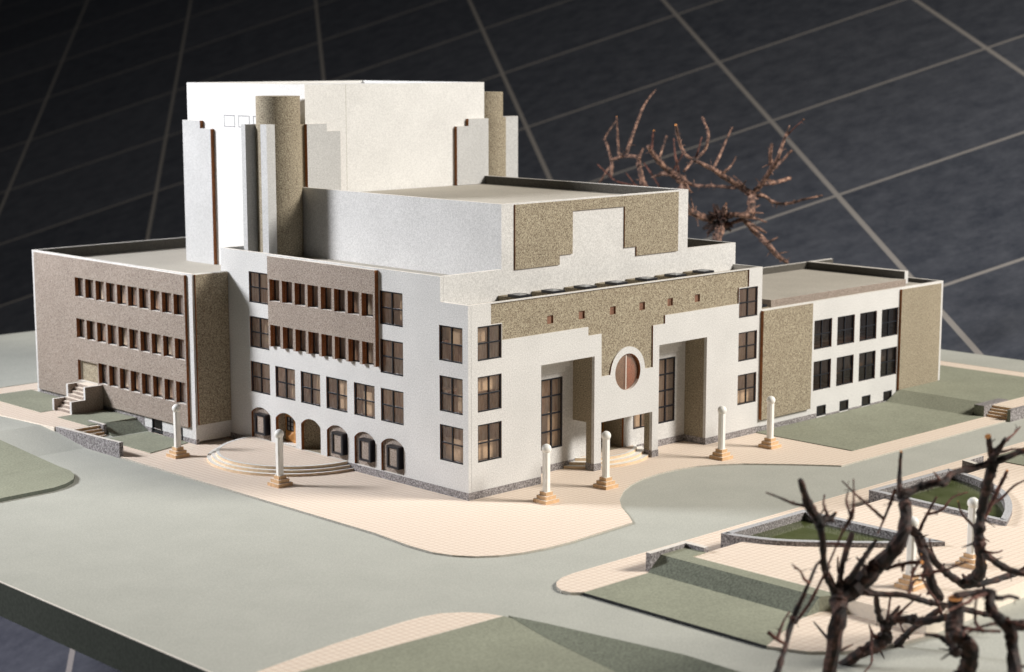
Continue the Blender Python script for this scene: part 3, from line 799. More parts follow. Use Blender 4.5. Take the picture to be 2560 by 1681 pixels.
# --- stage tower
mb = MB()
U0, U1, V0, V1, ZT = 3.4, 13.53, 13.5, 22.05, 14.47
mb.box(U0, U1, V0, V1, 6.3, ZT-0.12); mb.build('stage_tower', M['tower'], B)
mb = MB()
for x0, x1, y0, y1 in ((U0, U1, V0, V0+0.14), (U0, U1, V1-0.14, V1), (U0, U0+0.14, V0+0.14, V1-0.14), (U1-0.14, U1, V0+0.14, V1-0.14)): mb.box(x0, x1, y0, y1, ZT-0.119, ZT)
mb.build('tower_parapet', M['tower'], B)
for k in range(5):
    a, b, z0, z1 = 18.45-1.07*k, 19.25-1.07*k, 12.60, 13.10
    mb = MB(); t = 0.025
    mb.box(U0-0.006, U0+0.01, a, b, z0, z0+t); mb.box(U0-0.006, U0+0.01, a, b, z1-t, z1); mb.box(U0-0.006, U0+0.01, a, a+t, z0+t, z1-t); mb.box(U0-0.006, U0+0.01, b-t, b, z0+t, z1-t)
    mb.build('outlined_window', M['ink'], B)
for x in (5.55,):
    mb = MB(); mb.box(x, x+0.014, V0-0.004, V0+0.01, 9.95, ZT-0.001); mb.build('panel_joint', M['roof'], B)
# stepped white fins on the tower
mb = MB(); mb.wall('u', 3.22, 0.178, [(20.05, 6.5), (22.2, 6.5), (22.2, 12.82), (20.85, 12.82), (20.85, 12.48), (20.05, 12.48)]); mb.build('stepped_fin', FIN, B)
mb = MB(); mb.wall('v', 13.32, 0.178, [(3.35, 9.93), (5.09, 9.93), (5.09, 12.54), (4.38, 12.54), (4.38, 12.86), (3.35, 12.86)]); mb.build('stepped_fin', FIN, B)
mb = MB(); mb.wall('v', 13.32, 0.178, [(11.70, 9.93), (13.62, 9.93), (13.62, 12.86), (12.40, 12.86), (12.40, 12.54), (11.70, 12.54)]); mb.build('stepped_fin', FIN, B)
# round stair turrets
cx, cy, r = 2.25, 13.80, 0.93
mb = MB(); mb.lathe(cx, cy, [(r, 7.46), (r, 12.88)], 40); mb.lathe(cx, cy, [(r-0.03, 12.88), (r-0.03, 14.02)], 40)
mb.box(cx+0.2, 3.41, cy-0.3, cy+0.6, 7.46, 12.87)
mb.build('stair_turret', M['tan'], B, smooth=True)
mb = MB(); mb.box(1.17, 1.60, 13.15, 13.56, 7.46, 12.90); mb.build('turret_pilaster', M['fin'], B)
mb = MB(); mb.wall('v', 14.32, 0.28, rect(0.97, 3.39, 7.46, 12.88), edge=0, sill=0); mb.build('fin', FIN, B)
cx2, cy2 = 15.0, 14.95
mb = MB(); mb.lathe(cx2, cy2, [(0.93, 7.46), (0.93, 12.84)], 40); mb.lathe(cx2-0.12, cy2, [(0.88, 12.84), (0.88, 14.0)], 40); mb.build('stair_turret', M['tan'], B, smooth=True)
mb = MB(); mb.wall('v', 14.6, 0.28, rect(15.2, 16.74, 7.46, 12.86)); mb.build('fin', FIN, B)

# --- office wing (left)
UL = -1.70
rows3 = []
wv = [23.35-0.8555*i for i in range(10)]
for v in wv: rows3.append((v-0.69, v, 5.24, 6.09)); rows3.append((v-0.69, v, 3.42, 4.28))
for v in wv[2:]: rows3.append((v-0.69, v, 1.59, 2.49))
door_o = (21.72, 23.36, 1.52, 2.43)
base_w = [(16.96, 17.70, 0.05, 0.67), (15.45, 16.1, 0.02, 0.55)]
mb = MB()
mb.wall('u', UL, 0.14, rect(14.47, 27.2, 0.20, 6.98), [rect(*w) for w in rows3]+[rect(door_o[0], door_o[1], door_o[2], door_o[3])]+[rect(b[0], b[1], max(b[2], 0.205), b[3]) for b in base_w], oe=0)
mb.build('office_wing_wall', WALL, B)
mb = MB(); mb.wall('u', UL-0.12, 0.118, rect(14.86, 26.85, 0.66, 6.92), [rect(*w) for w in rows3]+[rect(*door_o)]); mb.build('speckled_panel', [M['taupe'], M['ply'], M['cream_edge']], B)
for w in rows3: strip_window(UL, *w)
for b in base_w: win_parts('u', UL-0.02, b[0], b[1], b[2], b[3], 1, 1, bar=0.05, inset=0.0, mat='glass_dark', name='basement_window')
for q in ((UL-0.012, UL+0.13, 14.46, 15.4, 0.0, 0.198), (UL-0.012, UL+0.13, 16.15, 16.9, 0.0, 0.198), (UL-0.012, UL+0.13, 17.75, 27.21, 0.0, 0.198), (UL-0.013, UL-0.001, 18.3, 27.0, 0.199, 0.62)):
    mb = MB(); mb.box(*q); mb.build('plinth', M['plinth'], B)
# door of the wing
mb = MB(); t = 0.07
d = door_o
mb.box(UL+0.02, UL+0.10, d[0], d[0]+t, d[2], d[3]); mb.box(UL+0.02, UL+0.10, d[1]-t, d[1], d[2], d[3]); mb.box(UL+0.02, UL+0.10, d[0]+t, d[1]-t, d[3]-t, d[3])
fr = mb.build('door_frame', M['cream_edge'], B)
mb = MB(); mb.box(UL+0.05, UL+0.09, d[0]+t, d[1]-t, d[2], d[3]-t); mb.build('door', M['tan'], fr)
# end wall facing the forecourt
mb = MB(); mb.wall('v', 14.47, 0.14, rect(UL+0.14, -0.001, 0.10, 6.98), oe=0); mb.build('wall', WALL, B)
mb = MB(); mb.wall('v', 14.36, 0.108, rect(-1.60, -0.03, 0.80, 6.96)); mb.build('speckled_panel', [M['tan'], M['ply'], M['cream_edge']], B)
# remaining wing walls, roof
mb = MB(); mb.box(UL+0.14, 12.0, 27.06, 27.2, 0, 6.98, 0, 1); mb.box(11.86, 12.0, 22.1, 27.06, 0, 6.98, 0, 1); mb.build('wall', [M['card'], M['cream_edge']], B)
mb = MB(); mb.box(UL+0.141, 11.85, 14.62, 27.05, 6.44, 6.50); mb.build('roof', M['roof'], B)
mb = MB(); mb.box(-1.05, -1.0, 14.7, 26.9, 0.7, 6.4)
for z in (1.45, 3.28, 5.1): mb.box(UL+0.15, -1.05, 14.7, 26.9, z, z+0.06)
for y in (16.3, 18.9, 21.45, 23.9): mb.box(UL+0.15, -1.05, y-0.03, y+0.03, 1.51, 6.4)
mb.build('inner_wall', M['interior'], B)

# --- low wing (right)
up = [(20.36+1.70*k, 21.66+1.703*k, 3.06-0.01*k, 4.34-0.01*k) for k in range(4)]
lo = [(20.38+1.70*k, 21.66+1.703*k, 1.24-0.013*k, 2.54-0.015*k) for k in range(4)]
bs = [(20.70+1.70*k, 21.33+1.70*k, 0.10-0.012*k, 0.54-0.012*k) for k in range(4)]
mb = MB(); mb.wall('v', 0.0, 0.14, rect(16.66, 30.45, 0.0, 5.2), [rect(*w) for w in up+lo+bs], oe=0); mb.build('low_wing_wall', WALL, B)
for w in up+lo: win_parts('v', 0.0, *w, 2, 2, bar=0.05, inset=0.05, mat='glass_dark')
for w in bs: win_parts('v', -0.03, *w, 1, 1, bar=0.05, inset=0.0, mat='glass_dark', name='basement_window')
mb = MB(); mb.wall('v', -0.15, 0.148, rect(16.60, 20.03, 0.54, 5.16)); mb.build('speckled_panel', [M['tan'], M['ply'], M['cream_edge']], B)
mb = MB(); mb.wall('v', -0.12, 0.118, rect(26.85, 30.12, 0.46, 5.12)); mb.build('speckled_panel', [M['tan'], M['ply'], M['cream_edge']], B)
xs = [16.67]+[q for b_ in bs for q in (b_[0]-.02, b_[1]+.02)]+[26.9]
for i in range(0, len(xs), 2):
    mb = MB(); mb.box(xs[i], xs[i+1], -0.012, -0.001, 0.0, 0.24 if i == 0 else 0.11); mb.build('plinth', M['plinth'], B)
mb = MB(); mb.box(30.31, 30.45, 0.141, 6.2, 0, 5.2, 0, 1); mb.box(16.66, 30.3, 6.2, 6.34, 0, 5.75, 0, 1); mb.box(28.15, 28.42, 0.62, 6.19, 5.2, 5.78, 0, 1)
mb.build('wall', [M['card'], M['cream_edge']], B)
mb = MB(); mb.box(18.0, 28.14, 0.55, 6.19, 5.1, 5.42, 1, 0); mb.box(16.66, 17.99, 0.141, 6.19, 5.0, 5.06); mb.box(18.0, 30.3, 0.141, 6.19, 4.95, 5.0)
mb.build('roof', [M['roof'], M['taupe']], B)
mb = MB(); mb.box(16.8, 30.2, 2.6, 2.66, 0.0, 4.9)
for z in (0.75, 2.8): mb.box(16.8, 30.2, 0.15, 2.6, z, z+0.06)
mb.build('inner_wall', M['interior'], B)

# ================================================================ STEPS, WALLS, POOLS, LAMPS
M['riser'] = grain('veneer_riser', (0.74, 0.56, 0.38), 0.08, 9)
def round_steps(name, label, cx, cy, radii, zs, axis, clip, group=None):
    t = thing(name, label, 'steps', (cx, cy, 0.0))
    z_prev = 0.0
    for i, (r, z) in enumerate(zip(radii, zs)):
        if axis == 'u':
            pts = arc(cx, cy, r, math.pi/2, 3*math.pi/2, 48)
        else:
            a = math.acos(max(-1, min(1, (cy-clip)/r)))
            pts = arc(cx, cy, r, -math.pi/2-a, -math.pi/2+a, 48)
        last = i == len(radii)-1
        mb = MB(); mb.prism(pts, z_prev+0.0005, z, 0, 1)
        mb.build('landing' if last else 'step', [M['paving'] if last else M['paint'], M['riser']], t)
        if last:
            mb = MB()
            ro, ri = r, r-0.13
            n = len(pts)-1
            inner = arc(cx, cy, ri, math.pi/2, 3*math.pi/2, 48) if axis == 'u' else arc(cx, cy, ri, -math.pi/2-a, -math.pi/2+a, 48)
            for k in range(n):
                mb.add([(*pts[k], z+0.006), (*pts[k+1], z+0.006), (*inner[k+1], z+0.006), (*inner[k], z+0.006)], [(3, 2, 1, 0)])
            mb.build('nosing', M['paint'], t)
        z_prev = z
    return t
round_steps('entrance_steps', 'half round cream entrance steps before the arched doors', -0.014, 9.97, (3.52, 3.34, 3.16), (0.1, 0.2, 0.3), 'u', 0)
round_steps('entrance_steps', 'curved cream entrance steps under the porch with the round window', 8.38, 2.53, (2.78, 2.52, 2.26), (0.1, 0.2, 0.3), 'v', VB-0.02)

# outdoor stair of the office wing
t = thing('outdoor_stair', 'straight stair with stepped speckled side walls climbing to the office wing door', 'stair', (-2.6, 22.0, 0.45))
for v0, pro in ((21.33, [(-3.38, 0.45), (-1.83, 0.45), (-1.83, 1.56), (-2.70, 1.56), (-2.70, 1.01), (-3.38, 1.01)]),
                (22.72, [(-3.42, 0.45), (-1.83, 0.45), (-1.83, 1.53), (-2.72, 1.53), (-2.72, 0.97), (-3.42, 0.97)])):
    mb = MB(); mb.wall('v', v0, 0.15, pro, (), 0, 1, 2); mb.build('side_wall', [M['taupe'], M['card'], M['cream_edge']], t)
mb = MB()
for i in range(8):
    mb.box(-3.30+0.145*i, -1.83, 21.48, 22.72, 0.452+0.133*i, 0.452+0.133*(i+1), 1, 0)
mb.build('steps', [M['cream'], M['taupe']], t)

# small steps down to the forecourt, with their walls
t = thing('garden_steps', 'small flight of cream steps between two granite walls left of the forecourt', 'steps', (-4.28, 18.5, 0.0))
for i in range(4):
    mb = MB(); mb.box(-4.94, -3.62, 18.18+0.165*i, 18.87, 0.11*i, 0.11*(i+1)+0.005, 1, 0); mb.build('step', [M['cream'], M['basewood']], t)
mb = MB(); mb.wall('u', -5.14, 0.18, [(14.72, -0.06), (19.62, -0.06), (19.62, 0.47), (14.72, 0.57)]); o = mb.build('garden_wall', [M['plinth'], M['plinth'], M['cream_edge']])
tag(recentre(o), 'long low granite wall along the kerb left of the forecourt', 'wall')
mb = MB(); mb.wall('u', -3.61, 0.15, [(18.42, 0.0), (19.65, 0.0), (19.65, 0.51), (18.42, 0.51)]); o = mb.build('garden_wall', [M['plinth'], M['plinth'], M['cream_edge']])
tag(recentre(o), 'short granite wall between the small steps and the dark bank', 'wall')

t = thing('garden_steps', 'small flight of cream steps at the far right end of the path', 'steps', (26.7, -5.5, 0.0))
for i in range(4):
    mb = MB(); mb.box(26.40+0.145*i, 27.0, -6.0, -4.97, 0.112*i, 0.112*(i+1), 1, 0); mb.build('step', [M['cream'], M['basewood']], t)
mb = MB(); mb.wall('v', -4.95, 0.50, [(26.18, 0.0), (28.2, 0.0), (28.2, 0.50), (26.18, 0.50)]); o = mb.build('garden_wall', [M['plinth'], M['bank'], M['plinth']])
tag(recentre(o), 'granite wall between the right bank and the far steps', 'wall')
mb = MB(); mb.wall('v', -6.17, 0.16, [(26.30, -0.06), (30.5, -0.06), (30.5, 0.47), (26.30, 0.47)]); o = mb.build('garden_wall', [M['plinth'], M['bank'], M['plinth']])
tag(recentre(o), 'granite wall on the road side of the far right steps', 'wall')

def ell_wall(pts, th, z0, z1, label, edge):
    mb = MB(); mb.prism(pts, z0, z1, 0, 1); o = mb.build('garden_wall', [edge, M['plinth']])
    return tag(recentre(o), label, 'wall')
ell_wall([(-2.02, -10.36), (-2.02, -10.17), (-0.16, -10.17), (-0.16, -11.10), (-0.36, -11.10), (-0.36, -10.36)], 0.18, 0.0, 0.61, 'angled granite wall holding the dark bank at the near terrace corner', M['cream_edge'])
ell_wall([(17.1, -10.36), (17.1, -10.17), (15.9, -10.17), (15.6, -11.10), (15.8, -11.10), (16.1, -10.36)], 0.18, 0.0, 0.60, 'angled granite wall beyond the far pool', M['cream_edge'])

def offset(pts, d):
    n = len(pts); out = []
    ar = sum(pts[i][0]*pts[(i+1) % n][1]-pts[(i+1) % n][0]*pts[i][1] for i in range(n))
    s = 1 if ar > 0 else -1
    for i in range(n):
        a, b, c_ = Vector(pts[i-1]), Vector(pts[i]), Vector(pts[(i+1) % n])
        e1, e2 = (b-a).normalized(), (c_-b).normalized()
        n1, n2 = Vector((-e1.y, e1.x))*s, Vector((-e2.y, e2.x))*s
        m_ = (n1+n2); L = max(0.35, 1+n1.dot(n2))
        out.append(tuple(b+m_*(d/L)))
    return out
def pool(name, label, pts, z_rim=0.60, z_w=0.34):
    cx = sum(p[0] for p in pts)/len(pts); cy = sum(p[1] for p in pts)/len(pts)
    t = thing(name, label, 'pool', (cx, cy, 0.0), 'garden pools')
    inn = offset(pts, 0.24)
    n = len(pts)
    mb = MB()
    V = [(*p, 0.0) for p in pts]+[(*p, z_rim) for p in pts]+[(*p, z_rim) for p in inn]+[(*p, 0.05) for p in inn]
    F = []; mi = []
    ar = sum(pts[i][0]*pts[(i+1) % n][1]-pts[(i+1) % n][0]*pts[i][1] for i in range(n))
    def q(f): return f if ar > 0 else f[::-1]
    mb.add(V, [q((i, (i+1) % n, (i+1) % n+n, i+n)) for i in range(n)]+[q((2*n+i, 2*n+(i+1) % n, 3*n+(i+1) % n, 3*n+i)) for i in range(n)], 0)
    mb.add(V, [q((n+i, n+(i+1) % n, 2*n+(i+1) % n, 2*n+i)) for i in range(n)], 1)
    mb.build('pool_rim', [M['plinth'], M['card_stone']], t)
    mb = MB(); mb.prism(offset(pts, 0.20), 0.06, z_w); mb.build('water', M['water'], t)
    return t
M['card_stone'] = grain('pool_coping', (0.42, 0.42, 0.43), 0.25, 15)
def curve(p, n=5):
    """Catmull-Rom through the points"""
    out = []
    for i in range(len(p)-1):
        a, b, c_, d = p[max(i-1, 0)], p[i], p[i+1], p[min(i+2, len(p)-1)]
        for k in range(n):
            s = k/n
            out.append(tuple(0.5*((2*b[j])+(-a[j]+c_[j])*s+(2*a[j]-5*b[j]+4*c_[j]-d[j])*s*s+(-a[j]+3*b[j]-3*c_[j]+d[j])*s**3) for j in (0, 1)))
    return out+[p[-1]]
cv = curve(POOL_A)
pool('garden_pool', 'near green garden pool with a pointed curved granite rim behind the twigs', cv+[(5.66, -10.40)])
cv = curve(POOL_B)
pool('garden_pool', 'far green garden pool with a rounded outer end', cv+[(9.5, -10.38)])

# lamp posts: stepped veneer base, chamfered white shaft, white globe
def lamp(loc, label):
    t = thing('lamp_post', label, 'lamp post', (0, 0, 0), 'white globe lamp posts')
    mb = MB()
    for i, h in enumerate((0.33, 0.245, 0.165)):
        mb.box(-h, h, -h, h, 0.13*i+(0.0004 if i else 0), 0.13*(i+1), 1, 0)
    mb.build('base', [M['cream'], M['basewood']], t)
    mb = MB(); s, c_ = 0.122, 0.072
    mb.prism([(-s, -c_), (-c_, -s), (c_, -s), (s, -c_), (s, c_), (c_, s), (-c_, s), (-s, c_)], 0.3905, 1.80)
    mb.build('shaft', M['paint'], t)
    mb = MB(); R = 0.178
    mb.lathe(0, 0, [(R*math.sin(math.pi*i/18)+1e-5, 1.93-R*math.cos(math.pi*i/18)) for i in range(19)], 32)
    mb.build('globe', M['paint'], t, smooth=True)
    t.location = loc
    return t
lamps = [((-3.44, 13.19, 0), 'white globe lamp post in front of the office wing corner'),
         ((-3.42, 6.53, 0), 'white globe lamp post before the half round steps'),
         ((1.87, -2.03, 0), 'white globe lamp post nearest the building corner'),
         ((4.97, -2.03, 0), 'white globe lamp post in front of the porch opening'),
         ((11.67, -2.01, 0), 'white globe lamp post right of the porch'),
         ((14.66, -2.10, 0), 'white globe lamp post beside the low wing lawn'),
         ((4.36, -17.56, 0.45), 'white globe lamp post on the garden terrace beside the dark stem'),
         ((1.17, -17.52, 0.45), 'white globe lamp post on the garden terrace mostly hidden by twigs')]
first = lamp(*lamps[0])
for loc, label in lamps[1:]:
    o = copy_tree(first); o.location = loc; o['label'] = label

